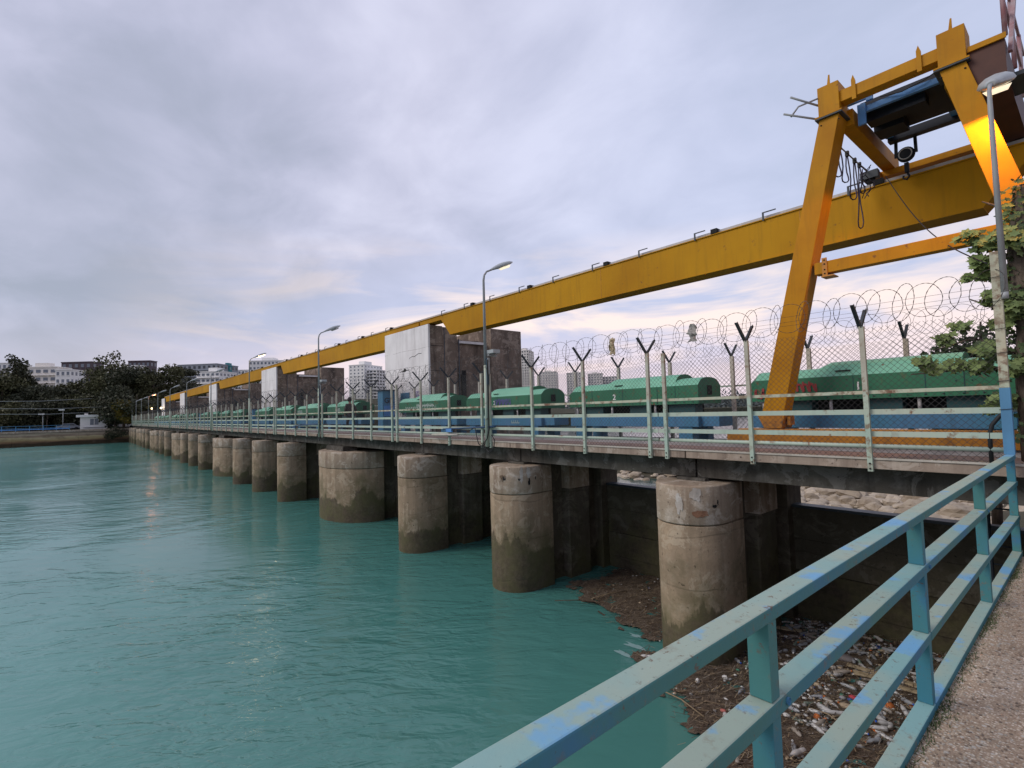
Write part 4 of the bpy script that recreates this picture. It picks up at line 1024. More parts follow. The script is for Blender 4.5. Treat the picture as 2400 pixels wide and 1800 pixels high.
for x in (-2.52, -2.20): MB().beam((x, CYp + 2.42, 4.85), (x + (0.02 if x < -2.4 else -0.0), CYp + 2.4, 5.3), 0.05, 0.05, (0, 1, 0)).build('sheave_hanger', M['navy'], cr)
MB().beam((-2.36, CYp + 2.42, 4.69), (-2.36, CYp + 2.42, 4.50), 0.07, 0.07, (0, 1, 0)).build('hook_block', M['navy'], cr)
MB().tube([(-2.36, CYp + 2.42, 4.50), (-2.33, CYp + 2.42, 4.42), (-2.37, CYp + 2.42, 4.36), (-2.43, CYp + 2.42, 4.40), (-2.42, CYp + 2.42, 4.45)], 0.02, 7).build('hook', M['navy'], cr)
# festoon cable under the first girder
fx = -3.08
MB().tube([(fx, CYp + 0.5, 4.86), (fx, CYp + 2.6, 4.86)], 0.014, 6).build('festoon_track', M['pole'], cr)
M['purple_cable'] = paint('festoon_cable', (0.035, 0.02, 0.05), (0.02, 0.015, 0.03), 0, 0.5)
ys_ = [10.62, 10.98, 11.4, 11.85, 12.15, 12.4]; dp = [0.62, 0.62, 0.85, 1.35, 0.55, 0.5]
for i in range(5):
    a, b = ys_[i], ys_[i + 1]; pts = []
    for k in range(13):
        u = k / 12; pts.append((fx + 0.03 * math.sin(k), a + (b - a) * (0.5 - 0.5 * math.cos(math.pi * u)) , 4.84 - dp[i] * math.sin(math.pi * u) ** 0.75))
    MB().tube(pts, 0.012, 6).build('festoon_cable', M['purple_cable'], cr)
    MB().box(fx - 0.03, fx + 0.03, a - 0.03, a + 0.03, 4.80, 4.90).build('cable_hanger', M['black'], cr)
for s_ in range(3):
    pts = [(fx + 0.05 + 0.04 * s_ + 0.06 * math.sin(k * 1.3 + s_), 12.1 + 0.10 * s_ + 0.12 * math.sin(k * 0.9 + s_ * 2), 4.8 - 0.08 * k) for k in range(9)]
    MB().tube(pts, 0.009, 5).build('loose_cable', M['purple_cable'], cr)
# slack guy rope from the girder to the tree
ga, gb = Vector((-2.75, 12.6, 4.62)), Vector((-0.95, 9.0, 1.75)); pts = []
for k in range(17):
    u = k / 16; p_ = ga.lerp(gb, u); p_.z -= 0.32 * math.sin(math.pi * u); pts.append(p_)
tag(MB().tube(pts, 0.0085, 6).build('hanging_rope', M['black'], at=ga), 'thin slack rope hanging from the crane girder down to the tree', 'rope')

# ------------------------------------------------------------------ street lamps on the bridge
def lamp_head_mesh(lm):
    m = MB(); n = 12; secs = [(-0.10, 0.03, 0.03), (0.0, 0.06, 0.05), (0.15, 0.105, 0.075), (0.35, 0.135, 0.085), (0.52, 0.12, 0.065), (0.62, 0.06, 0.03)]
    rings = []
    for y_, w, h in secs:
        rings.append([(w * math.cos(2 * math.pi * k / n), y_, (h if math.sin(2 * math.pi * k / n) > 0 else h * 0.45) * math.sin(2 * math.pi * k / n)) for k in range(n)])
    vs = [v for r_ in rings for v in r_]; fs = [(i * n + k, i * n + (k + 1) % n, (i + 1) * n + (k + 1) % n, (i + 1) * n + k) for i in range(len(secs) - 1) for k in range(n)]
    m.add(vs, fs, True); m.add(rings[0], [tuple(range(n))]); m.add(rings[-1], [tuple(range(n))])
    head = m.mesh('lamp_housing', M['lamp_head'])
    l2 = MB(); k2 = 12
    l2.add([(0.10 * math.cos(2 * math.pi * k / k2), 0.36 + 0.19 * math.sin(2 * math.pi * k / k2), -0.038) for k in range(k2)] + [(0.07 * math.cos(2 * math.pi * k / k2), 0.36 + 0.14 * math.sin(2 * math.pi * k / k2), -0.085) for k in range(k2)],
           [(k, (k + 1) % k2, (k + 1) % k2 + k2, k + k2) for k in range(k2)] + [tuple(range(k2, 2 * k2))], True)
    return head, l2.mesh('lens', lm)
LX = [-0.78, -11.35, -24.45, -37.5, -50.6, -63.7, -76.8, -89.9, -103.0, -115.5, -127.0, -137.0]
lens_k = ['lens_dim', 'lens_dim', 'lens_off', 'lens_on', 'lens_off', 'lens_off', 'lens_off', 'lens_off', 'lens_red', 'lens_off', 'lens_off', 'lens_off']
LL = ['nearest street lamp, its pole rising beside the tree in front of the orange crane leg', 'street lamp carrying a floodlight, in front of the nearest white tower', 'street lamp standing before the second yellow girder', 'street lamp glowing warm white above the third girder'] + ['grey street lamp, %s along the bridge from the near bank' % ordn[i] for i in range(4, 12)]
LL[8] = 'street lamp glowing orange-red far along the bridge'
hm = {}
for i, x in enumerate(LX):
    py = D0 - 0.10; zb = 1.22 if i == 0 else -0.98
    t = thing('street_lamp', LL[i], 'street lamp', (x, py, zb), group='street lamps along the bridge')
    h = 3.72
    r0 = 0.045 if i else 0.036
    pts = [(x, py, zb), (x, py, 1.3), (x, py, h), (x, py + 0.03, h + 0.15), (x, py + 0.12, h + 0.27), (x, py + 0.34, h + 0.37)]
    MB().tube([(x, py, zb), (x, py, 1.3)], r0 * (1.15 if i else 1.0), 10).build('pole_base', M['fence'] if i else M['pole'], t)
    MB().tube(pts[1:], [r0, r0 * 0.72, r0 * 0.62, r0 * 0.6, r0 * 0.55], 10).build('pole', M['pole'], t)
    lk = lens_k[i]
    if lk not in hm: hm[lk] = lamp_head_mesh(M[lk])
    s_ = 1.2 if i else 1.5
    a = link('lamp_housing', hm[lk][0], t, (x, py + 0.38, h + 0.385), (R(24), 0, 0), (s_, s_, s_)); ORG[a.name] = Vector((x, py + 0.38, h + 0.385))
    link('lens', hm[lk][1], a, (x, py + 0.38, h + 0.385))
    if i in (1, 2):
        b = MB(); b.box(x + 0.05, x + 0.14, py + 0.02, py + 0.30, 1.55, 1.60); b.build('bracket', M['pole'], t)
        fl = MB().box(x + 0.02, x + 0.34, py + 0.02, py + 0.26, 1.62, 1.72).build('floodlight', M['lamp_head'], t); fl.rotation_euler = (0, 0, 0)
        MB().box(x + 0.05, x + 0.09, py - 0.01, py + 0.04, 0.75, 1.5).build('cable_duct', M['blue'], t)
        MB().box(x + 0.06, x + 0.13, py - 0.01, py + 0.05, 1.05, 1.5).build('junction_box', M['lamp_head'], t)
        for q_ in range(2):
            pts = [(x + 0.10 + 0.03 * q_, py - 0.02, 1.45 - 0.15 * k + 0.0) for k in range(14)] + [(x + 0.05, py - 0.04, -0.75), (x - 0.10 - 0.1 * q_, py - 0.04, -0.95), (x + 0.1, py - 0.03, -1.18 + 0.06 * q_), (x + 0.32, py - 0.02, -1.0), (x + 0.35, py - 0.02, -0.78), (x + 0.2, py, -0.66)]
            MB().tube(pts, 0.014, 6).build('cable', M['black'], t)
# real light of the lit lamps
def plight(name, loc, e, col, r=0.05):
    l_ = bpy.data.lights.new(name, 'POINT'); l_.energy = e; l_.color = col; l_.shadow_soft_size = r
    o = bpy.data.objects.new(name, l_); COL.objects.link(o); o.location = loc; return o
sp_ = bpy.data.lights.new('lamp_light', 'SPOT'); sp_.energy = 170; sp_.color = (1.0, 0.40, 0.06); sp_.spot_size = R(162); sp_.spot_blend = 0.12; sp_.shadow_soft_size = 0.05
spo = bpy.data.objects.new('lamp_light', sp_); COL.objects.link(spo); spo.location = (-0.80, D0 + 0.70, 4.10); spo.rotation_euler = (R(8), 0, 0)
plight('lamp_light', (LX[3], D0 + 0.62, 4.0), 30, (1.0, 0.72, 0.4))
plight('lamp_light', (LX[8], D0 + 0.62, 4.0), 50, (1.0, 0.35, 0.15))

# near end post of the fence: blue foot, tall pale upper part
ep = thing('end_post', 'tall pale fence post with a blue-painted foot in front of the tree', 'post', (-0.85, D0 - 0.05, -0.52))
MB().box(-0.90, -0.80, D0 - 0.10, D0 - 0.01, -0.70, 0.12).build('post_foot', M['post_blue'], ep, bevel=0.004)
MB().box(-0.895, -0.805, D0 - 0.095, D0 - 0.015, 0.121, 1.83).build('post_shaft', M['fence_rusty'], ep, bevel=0.004)
for z in (-0.15, 0.2, 0.55, 0.85, 1.2, 1.5): MB().tube([(-0.91, D0 - 0.11, z), (-0.79, D0 - 0.11, z + 0.01), (-0.79, D0, z), (-0.91, D0, z)], 0.004, 4, closed=True).build('tie_wire', M['wire'], ep)
tag(MB().tube([(-0.86, D0 + 0.02, -0.16), (-0.93, D0 + 0.02, -0.24), (-1.0, D0 + 0.02, -0.34), (-1.03, D0 + 0.02, -0.46), (-1.03, D0 + 0.02, -0.84)], 0.024, 8).build('drain_hose', M['black'], at=(-1, D0, -0.8)), 'bent black hose beside the blue foot of the end post', 'hose')
# cable bundles and conduit on the fence left of the second lamp
cb = thing('cable_bundle', 'blue cables and a pale junction tube tied to the fence beside the floodlit lamp', 'cable', (-12.5, D0 - 0.1, -0.5))
MB().tube([(-11.0, D0 - 0.09, -0.42), (-12.0, D0 - 0.10, -0.46), (-13.2, D0 - 0.10, -0.50), (-13.6, D0 - 0.10, -0.52)], 0.028, 7).build('blue_conduit', M['bluecable'], cb)
MB().tube([(-11.9, D0 - 0.12, -0.46), (-12.2, D0 - 0.13, -0.55), (-12.9, D0 - 0.12, -0.50), (-13.2, D0 - 0.12, -0.56)], 0.014, 6).build('cable', M['black'], cb)
MB().tube([(-11.9, D0 - 0.12, -0.47), (-11.75, D0 - 0.12, -0.9), (-11.6, D0 - 0.1, -1.0), (-11.45, D0 - 0.1, -0.9)], 0.014, 6).build('cable', M['black'], cb)
MB().tube([(-12.75, D0 - 0.13, -0.68), (-14.2, D0 - 0.13, -0.70)], 0.036, 8).build('junction_tube', M['beige'], cb)
MB().box(-13.4, -13.1, D0 - 0.14, D0 - 0.08, -0.60, -0.50).build('clamp', M['crab_blue'], cb)
cb2 = thing('cable_bundle', 'blue cables tied to the fence beside the third street lamp', 'cable', (-25.5, D0 - 0.1, -0.4))
MB().tube([(-24.3, D0 - 0.09, -0.38), (-26.0, D0 - 0.10, -0.42), (-28.2, D0 - 0.10, -0.50)], 0.03, 7).build('blue_conduit', M['bluecable'], cb2)
MB().box(-28.4, -27.9, D0 - 0.12, D0 - 0.08, -0.62, -0.50).build('clamp', M['bluecable'], cb2)

# torn plastic bags in the razor wire
def bag(px, py, w, h, mat, label, seed):
    c = P(px, py, y=D0 - 0.02); r_ = random.Random(seed); nx, nz = 6, 9; vs = []; fs = []
    for j in range(nz + 1):
        for i in range(nx + 1):
            u, v = i / nx - 0.5, j / nz - 0.5
            ww = w * (0.45 + 0.55 * abs(math.sin(v * 4 + seed)))
            vs.append((c.x + u * ww + r_.uniform(-.02, .02), c.y + r_.uniform(-.05, .05), c.z + v * h + r_.uniform(-.02, .02) - abs(u) * 0.06))
    for j in range(nz):
        for i in range(nx): a = j * (nx + 1) + i; fs.append((a, a + 1, a + nx + 2, a + nx + 1))
    o = MB().add(vs, fs, True).build('plastic_bag', mat, at=c, fix=False); return tag(o, label, 'plastic bag', 'torn plastic bags caught in the razor wire')
M['bag1'] = flat('brown_paper_plastic', (0.52, 0.42, 0.28)); M['bag2'] = flat('grey_plastic_film', (0.36, 0.34, 0.32))
bag(1434, 810, 0.17, 0.36, M['bag1'], 'tan torn bag caught in the razor wire, left one', 2)
bag(1622, 778, 0.20, 0.34, M['bag2'], 'grey ragged bag caught in the razor wire right of the tan one', 4)

# ------------------------------------------------------------------ walkway handrail in the foreground
hr = thing('handrail', 'blue-green painted steel handrail along the near walkway edge', 'handrail', (-0.84, 0, WK))
XA, XB = -0.888, -0.80
railz = [(-0.70, 0.05), (-1.02, 0.055), (-1.43, 0.055), (-1.855, 0.055)]
py_ = [-2.6, -0.4, 1.84, 4.0, 6.35, 8.66]
for zt, h in railz:
    ys2 = [-3.0, 1.80, 4.02, 8.74] if zt < -1.5 else ([-3.0, 4.02, 8.74] if zt < -1.2 else [-3.0, 8.74])
    for i in range(len(ys2) - 1):
        MB().box(XA, XB, ys2[i] + 0.004, ys2[i + 1] - 0.004, zt - h, zt).build('rail', M['rail'], hr, bevel=0.006)
for y_ in py_:
    zs = [-0.752, -1.018, -1.077, -1.428, -1.487, -1.853]
    for a, b in ((0, 1), (2, 3), (4, 5)):
        m = MB(); m.box(XA + 0.006, XB - 0.006, y_ - 0.032, y_ - 0.026, zs[b], zs[a]); m.box(XB - 0.012, XB - 0.006, y_ - 0.026, y_ + 0.032, zs[b], zs[a]); m.box(XA + 0.006, XA + 0.012, y_ - 0.026, y_ + 0.032, zs[b], zs[a])
        m.build('post', M['rail'], hr, bevel=0.002)
    MB().box(XA + 0.02, XB - 0.01, y_ - 0.04, y_ + 0.04, WK - 0.35, -1.911).build('post_base', M['rail'], hr)
hb = MB().lathe([(0, -0.016), (0.010, -0.016), (0.014, -0.004), (0.014, 0.0)], 8, axis='x').mesh('bolt', M['post_blue'])
for y_ in py_[1:5]: link('bolt', hb, hr, (XB + 0.008, y_ + 0.075, -1.045))

# loose pebbles on the walkway surface
nv = 700; ico = bmesh.new(); bmesh.ops.create_icosphere(ico, subdivisions=1, radius=1.0); iv = np.array([v.co[:] for v in ico.verts]); ifc = np.array([[v.index for v in f.verts] for f in ico.faces]); ico.free()
M['pebble'] = flat('pale_pebble', (0.42, 0.37, 0.31))
M['pebble2'] = flat('brown_pebble', (0.22, 0.17, 0.13))
vs, fs, mi = [], [], []
for k in range(5200):
    X = -0.79 + 1.5 * NR.rand() ** 1.3; Y = 1.4 + 6.8 * NR.rand() ** 1.2; s = NR.uniform(0.004, 0.011)
    vs.append(iv * np.array([s * NR.uniform(.7, 1.3), s * NR.uniform(.7, 1.3), s * 0.6]) + np.array([X, Y, WK + s * 0.15])); fs.append(ifc + k * len(iv)); mi += [int(NR.rand() < 0.45)] * len(ifc)
o = bpy.data.objects.new('gravel', npmesh('gravel', np.concatenate(vs), np.concatenate(fs), [M['pebble'], M['pebble2']], np.array(mi), True)); COL.objects.link(o); o['kind'] = 'stuff'
tag(o, 'loose pale pebbles on the exposed aggregate walkway', 'gravel')
# moss tufts at the edge of the walkway
vs, fs = [], []
for k in range(2600):
    Y = NR.uniform(2.2, 8.3); c = 0.5 + 0.5 * math.sin(Y * 5.1) * math.sin(Y * 1.7 + 1)
    if NR.rand() > c: continue
    X = -0.795 + abs(NR.normal(0, 0.03)); b = len(vs); h = NR.uniform(.01, .03); a = NR.uniform(0, 6.3); w = .004
    vs += [(X - w * math.cos(a), Y - w * math.sin(a), WK), (X + w * math.cos(a), Y + w * math.sin(a), WK), (X + NR.normal(0, .012), Y + NR.normal(0, .012), WK + h)]; fs.append((b, b + 1, b + 2))
M['moss'] = leaf('moss', (0.05, 0.075, 0.03), (0.09, 0.11, 0.05), 3)
o = bpy.data.objects.new('moss', npmesh('moss', np.array(vs), np.array(fs), M['moss'])); COL.objects.link(o); tag(o, 'thin green moss growing along the walkway edge', 'moss', kind='stuff')

# ------------------------------------------------------------------ rubbish on the water
def inpoly(x, y, poly):
    c = False; j = len(poly) - 1
    for i in range(len(poly)):
        xi, yi = poly[i]; xj, yj = poly[j]
        if (yi > y) != (yj > y) and x < (xj - xi) * (y - yi) / (yj - yi) + xi: c = not c
        j = i
    return c
MAT1 = [(-6.05, 8.15), (-5.75, 7.85), (-5.3, 7.75), (-4.9, 7.3), (-4.45, 7.15), (-4.05, 6.7), (-3.55, 6.55), (-3.1, 6.1), (-2.7, 6.1), (-2.2, 5.6), (-1.6, 5.5), (-0.92, 5.0), (-0.92, 11.9), (-4.69, 11.9), (-4.69, 9.2), (-5.3, 8.5)]
MAT2 = [(-8.7, 9.5), (-8.3, 9.25), (-7.8, 9.35), (-7.2, 8.9), (-6.6, 8.75), (-5.96, 8.6), (-5.96, 11.9), (-9.3, 11.9), (-9.2, 10.6), (-9.6, 10.0)]
def debris_mat():
    t = NT('floating_debris')
    n = t.noise(5, 8, 0.7); n2 = t.noise(38, 6, 0.7, t.map((1, 2.2, 1), rot=(0, 0, 0.6)))
    col = t.mix(t.ramp(n, [(0.35, 0.0), (0.62, 1.0)]), (0.095, 0.068, 0.046), (0.165, 0.125, 0.09))
    col = t.mix(t.ramp(n2, [(0.52, 0.0), (0.66, 1.0)]), col, (0.36, 0.265, 0.19))
    col = t.mix(t.ramp(t.noise(52, 4, 0.7, t.map((1, 1, 1), (3, 1, 8))), [(0.56, 0.0), (0.62, 1.0)]), col, (0.015, 0.010, 0.007))
    t.bump(t.math('ADD', n, n2), 1.0, 0.04); return t.set(col, 0.8, 0, 0.3)
M['debris'] = debris_mat()
def mat_sheet(poly, seed, label):
    rnd = random.Random(seed); x0 = min(p[0] for p in poly); x1 = max(p[0] for p in poly); y0 = min(p[1] for p in poly); y1 = max(p[1] for p in poly)
    st = 0.07; nx = int((x1 - x0) / st); ny = int((y1 - y0) / st); vs = {}; V = []; Fc = []
    def vid(i, j):
        if (i, j) not in vs:
            X, Y = x0 + i * st, y0 + j * st
            z = WZ + 0.018 + 0.02 * math.sin(X * 5 + 1) * math.sin(Y * 4) + rnd.uniform(-.012, .026)
            vs[(i, j)] = len(V); V.append((X + rnd.uniform(-.02, .02), Y + rnd.uniform(-.02, .02), z))
        return vs[(i, j)]
    for i in range(nx):
        for j in range(ny):
            X, Y = x0 + (i + .5) * st, y0 + (j + .5) * st
            wob = 0.12 * math.sin(X * 9 + Y * 3) + 0.08 * math.sin(Y * 17)
            if inpoly(X + wob, Y + wob, poly): Fc.append((vid(i, j), vid(i + 1, j), vid(i + 1, j + 1), vid(i, j + 1)))
    o = MB().add(V, Fc, True).build('debris', M['debris'], fix=False); return tag(o, label, 'debris', kind='stuff')
mat_sheet(MAT1, 1, 'brown mat of twigs and mud floating between the bank and the nearest pier')
mat_sheet(MAT2, 2, 'dark mat of twigs floating between the first two piers')
def pick(poly, rnd):
    x0 = min(p[0] for p in poly); x1 = max(p[0] for p in poly); y0 = min(p[1] for p in poly); y1 = max(p[1] for p in poly)
    while True:
        X, Y = rnd.uniform(x0, x1), rnd.uniform(y0, y1)
        if inpoly(X, Y, poly): return X, Y
# twigs and straw
rnd = random.Random(21); vs = []; fs = []; mi = []
for k in range(15000):
    X, Y = pick(MAT1 if k % 5 else MAT2, rnd); X -= abs(rnd.gauss(0, .16)) * (k % 3 == 0); Y -= abs(rnd.gauss(0, .14)) * (k % 3 == 0); l_ = rnd.uniform(.03, .16) * (3 if rnd.random() < .03 else 1); a = rnd.gauss(0.7, 0.9); w = rnd.uniform(.002, .006); z = WZ + rnd.uniform(.012, .08); tz = rnd.uniform(-.02, .04)
    dx_, dy_ = math.cos(a) * l_ / 2, math.sin(a) * l_ / 2; nx_, ny_ = -math.sin(a) * w, math.cos(a) * w; b = len(vs)
    vs += [(X - dx_ - nx_, Y - dy_ - ny_, z), (X - dx_ + nx_, Y - dy_ + ny_, z), (X + dx_ + nx_, Y + dy_ + ny_, z + tz), (X + dx_ - nx_, Y + dy_ - ny_, z + tz)]; fs.append((b, b + 1, b + 2, b + 3)); mi.append(0 if rnd.random() < .6 else 1 if rnd.random() < .6 else 2)
M['twig'] = flat('dark_twig', (0.075, 0.048, 0.032)); M['straw'] = flat('straw', (0.27, 0.20, 0.12)); M['reed'] = flat('grey_reed', (0.20, 0.17, 0.14))
o = bpy.data.objects.new('twigs', npmesh('twigs', np.array(vs), np.array(fs), [M['twig'], M['straw'], M['reed']], np.array(mi))); COL.objects.link(o); tag(o, 'scattered twigs and straw in the floating rubbish', 'twigs', kind='stuff')
# small fragments of litter
cols = [flat('litter_white', (0.62, 0.60, 0.57)), flat('litter_grey', (0.30, 0.29, 0.28)), flat('litter_tan', (0.40, 0.31, 0.21)), flat('litter_orange', (0.52, 0.15, 0.04)), flat('litter_blue', (0.05, 0.12, 0.42)), flat('litter_green', (0.08, 0.22, 0.14))]
vs, fs, mi = [], [], []
BOT = [(-4.5, 9.0), (-3.6, 7.9), (-2.6, 7.9), (-0.95, 7.2), (-0.95, 11.8), (-4.6, 11.8)]
for k in range(3000):
    dense = rnd.random() < .72
    X, Y = pick(BOT, rnd) if dense else pick(MAT1 if rnd.random() < .75 else MAT2, rnd)
    for _t in range(4):
        if math.sin(X * 5.3 + Y * 2.1) + math.sin(Y * 6.1 - X * 3) + rnd.uniform(-.8, .8) > 0.1: break
        X, Y = pick(BOT if dense else MAT1, rnd)
    s = (.007 + .045 * rnd.random() ** 3.2) * (1 if dense else .7); vs.append(iv * np.array([s * rnd.uniform(.6, 1.6), s * rnd.uniform(.6, 1.4), s * .5]) @ np.array([[1, 0, 0], [0, 1, 0], [0, 0, 1]]) + np.array([X, Y, WZ + .045])); fs.append(ifc + k * len(iv))
    c = rnd.choices(range(6), (30, 30, 26, 5, 4, 5) if dense else (50, 15, 25, 6, 2, 2))[0]; mi += [c] * len(ifc)
o = bpy.data.objects.new('litter', npmesh('litter', np.concatenate(vs), np.concatenate(fs), cols, np.array(mi))); COL.objects.link(o); tag(o, 'small fragments of litter among the floating bottles', 'litter', kind='stuff')
# bottles
def petmat(name, c, tr=0.45):
    t = NT(name); t.set(t.mix(t.noise(20, 4), c, tuple(x * .75 for x in c)), 0.22, 0, 0.5); t.b.inputs['Transmission Weight'].default_value = tr; t.bump(t.noise(30, 3), .3, .01); return t.m
pets = [petmat('clear_plastic', (0.52, 0.53, 0.55)), petmat('cloudy_plastic', (0.62, 0.60, 0.58), .2), petmat('greenish_plastic', (0.34, 0.42, 0.34)), petmat('dusty_plastic', (0.36, 0.31, 0.26), .1)]
capm = [flat('cap_blue', (0.03, 0.10, 0.45), .4), flat('cap_white', (0.7, 0.7, 0.68), .4), flat('cap_red', (0.50, 0.04, 0.05), .4), flat('cap_orange', (0.62, 0.16, 0.02), .4)]
body = []
for k in range(4):
    m = MB(); L_ = 0.22 + 0.03 * k; r_ = .033 + .004 * (k % 3)
    m.lathe([(0, 0), (r_ * .8, 0), (r_, .015), (r_, L_ * .3), (r_ * .88, L_ * .35), (r_, L_ * .4), (r_, L_ * .66), (r_ * .8, L_ * .78), (.013, L_ * .93), (.013, L_)], 10, axis='x')
    body.append((m, L_))
bmesh_cache = {}
def bottle(X, Y, k, pm, cm, rz, tilt, z=0.035, lab='', grp=None, s=1.0):
    key = (k, pm)
    if key not in bmesh_cache: bmesh_cache[key] = body[k][0].mesh('plastic_bottle', pets[pm])
    o = bpy.data.objects.new('plastic_bottle', bmesh_cache[key]); COL.objects.link(o); o.location = (X, Y, WZ + z); o.rotation_euler = (rnd.uniform(0, 6), tilt, rz); o.scale = (s, s, s)
    tag(o, lab, 'bottle', grp)
    if cm is not None:
        ck = ('cap', k, cm)
        if ck not in bmesh_cache:
            bmesh_cache[ck] = MB().lathe([(0, 0), (.016, 0), (.016, .02), (0, .02)], 8, axis='x').mesh('cap', capm[cm])
        c = bpy.data.objects.new('cap', bmesh_cache[ck]); COL.objects.link(c); c.parent = o; c.location = (body[k][1], 0, 0)
    return o
for k in range(280):
    X, Y = pick(BOT if k % 7 else MAT1, rnd)
    kk_, pm_, cm_ = rnd.randrange(4), rnd.choices(range(4), (38, 30, 8, 24))[0], rnd.choices([None, 0, 1, 2, 3], (40, 22, 25, 4, 5))[0]
    look = ['clear', 'cloudy white', 'greenish', 'dusty brown'][pm_]; cpl = 'without a cap' if cm_ is None else 'with a %s cap' % ['blue', 'white', 'red', 'orange'][cm_]
    sz_ = ['short', 'small', 'medium', 'long'][kk_]
    bottle(X, Y, kk_, pm_, cm_, rnd.uniform(0, 6.3), rnd.uniform(-.2, .2), rnd.uniform(.02, .07), '%s %s plastic bottle %s floating in the brown rubbish' % (sz_, look, cpl), '%s %s plastic bottles %s in the rubbish' % (sz_, look, cpl), rnd.uniform(.6, 1.0))
bl = bottle(-2.25, 8.68, 3, 1, 0, 2.4, 0.05, .05, 'large pale bottle with a blue cap floating nearest the lower handrail', None, 1.2)
bottle(-2.92, 8.45, 2, 1, 1, 2.7, 0.05, .06, 'white plastic bottle lying on the brown mud right of the handrail post', None, 1.0)
bottle(-15.4, 10.7, 1, 1, 1, 0.3, 0, .02, 'white bottle floating alone in the shadow between the second and third piers', None, 1.3)
def lump(name, px, py, s, mat, lab, cat, sc=(1, 1, .6), zo=.04):
    c = P(px, py, z=WZ + zo); bm = bmesh.new(); bmesh.ops.create_icosphere(bm, subdivisions=2, radius=s); r_ = random.Random(int(px))
    for v in bm.verts: v.co = Vector((v.co.x * sc[0], v.co.y * sc[1], v.co.z * sc[2])) * r_.uniform(.9, 1.1)
    me = bpy.data.meshes.new(name); bm.to_mesh(me); bm.free(); me.materials.append(mat)
    for p in me.polygons: p.use_smooth = True
    o = bpy.data.objects.new(name, me); COL.objects.link(o); o.location = c; return tag(o, lab, cat)
lump('orange_jug', 2083, 1655, .075, cols[3], 'orange plastic jug floating left of the lower handrail post', 'jug', (1, 1.3, .7))
lump('ball', 1915, 1680, .05, cols[3], 'small orange ball in the brown mud', 'ball', (1, 1, .8))
lump('orange_scrap', 2048, 1713, .045, cols[3], 'orange scrap between two bottles by the handrail', 'scrap', (1.3, .8, .5))
lump('red_can', 2000, 1635, .05, flat('litter_red', (.45, .05, .07)), 'red crushed can beside a stick in the rubbish', 'can', (1.3, .8, .7))
lump('foam_cup', 1700, 1588, .055, cols[0], 'white foam lump in the middle of the brown mat', 'foam', (1.1, .8, .7))
lump('foam_piece', 1635, 1597, .045, cols[0], 'tall white foam piece left in the brown mat', 'foam', (.8, .8, 1.2))
lump('foam_plate', 1768, 1560, .075, cols[0], 'round white plate against the handrail post', 'plate', (1.1, .9, .35))
lump('glass_jar', 1685, 1538, .085, pets[0], 'clear round jar lying near the nearest pier', 'jar', (1.2, .9, .9))
lump('red_lump', 1695, 1666, .04, flat('litter_pink', (.5, .16, .13)), 'pinkish red lump at the edge of the mat', 'scrap', (1.2, 1, .6))
lump('canister', 2260, 1468, .10, cols[0], 'white canister leaning on the dark wall below the handrail', 'canister', (.9, .7, 1.2), .12)
lump('red_bottle_top', 2097, 1484, .05, flat('litter_red2', (.5, .03, .06)), 'red lid at the foot of the dark gate', 'lid', (1.4, .7, .4))
lump('brown_bag', 1985, 1545, .14, flat('litter_bag', (.17, .15, .15)), 'dark grey bag swollen among the bottles', 'plastic bag', (1.2, .8, .5))
lump('cardboard', 1985, 1655, .08, cols[2], 'tan stone-shaped cardboard scrap in the mud', 'cardboard', (1.3, .9, .4))
cw = M['plank'] = flat('pale_wet_timber', (0.42, 0.33, 0.21))
for i, (a, b, w, lab) in enumerate([((1985, 1557), (2072, 1582), .10, 'broken pale plank lying farthest out of the floating boards'), ((2000, 1575), (2110, 1600), .13, 'wide pale board with a dark knot in the rubbish'), ((2095, 1588), (2160, 1612), .12, 'short pale board just left of the lower handrail post'), ((2090, 1605), (2150, 1622), .11, 'pale board end nearest the handrail'), ((1760, 1460), (1880, 1480), .12, 'ochre board floating behind the handrail post')]):
    A, B = P(*a, z=WZ + .06), P(*b, z=WZ + .05)
    tag(MB().beam(A, B, w, .025).build('plank', cw, at=A, bevel=.003), lab, 'plank', 'timber boards in the floating rubbish')
# long sticks
for i, (a, b, lab) in enumerate([((1385, 1403), (1470, 1385), 'long pale stick on the dark mat between the first two piers'), ((1300, 1408), (1400, 1412), 'thin dark branch floating left of the dark mat'), ((1545, 1615), (1650, 1680), 'long thin reed at the edge of the brown mat'), ((1900, 1660), (1980, 1702), 'straight stick through the brown mud')]):
    A, B = P(*a, z=WZ + .05), P(*b, z=WZ + .07)
    tag(MB().tube([A, A.lerp(B, .5) + Vector((0, .03, .03)), B], .010, 5).build('stick', M['straw'] if i != 1 else M['twig'], at=A), lab, 'stick')
# pale scum patches on the water left of the mat
M['scum'] = flat('pale_foam_film', (0.24, 0.38, 0.38), .5)
for i, (px, py, s) in enumerate([(1490, 1490, .13), (1484, 1513, .20), (1458, 1530, .17)]):
    c = P(px, py, z=WZ + .006); r_ = random.Random(i); n = 36
    rim = [(c.x + s * (1 + .35 * math.sin(2 * math.pi * k / n * 3 + i) + .2 * math.sin(2 * math.pi * k / n * 5 + 2 * i)) * math.cos(2 * math.pi * k / n), c.y + .5 * s * (1 + .35 * math.sin(2 * math.pi * k / n * 2 + i) + r_.uniform(-.08, .08)) * math.sin(2 * math.pi * k / n), WZ + .006) for k in range(n)]
    m = MB().add([tuple(c)] + rim, [(0, k + 1, (k + 1) % n + 1) for k in range(n)])
    o = m.build('foam_patch', M['scum'], at=c, fix=False); tag(o, 'patch of pale scum floating beside the nearest pier', 'scum', kind='stuff')

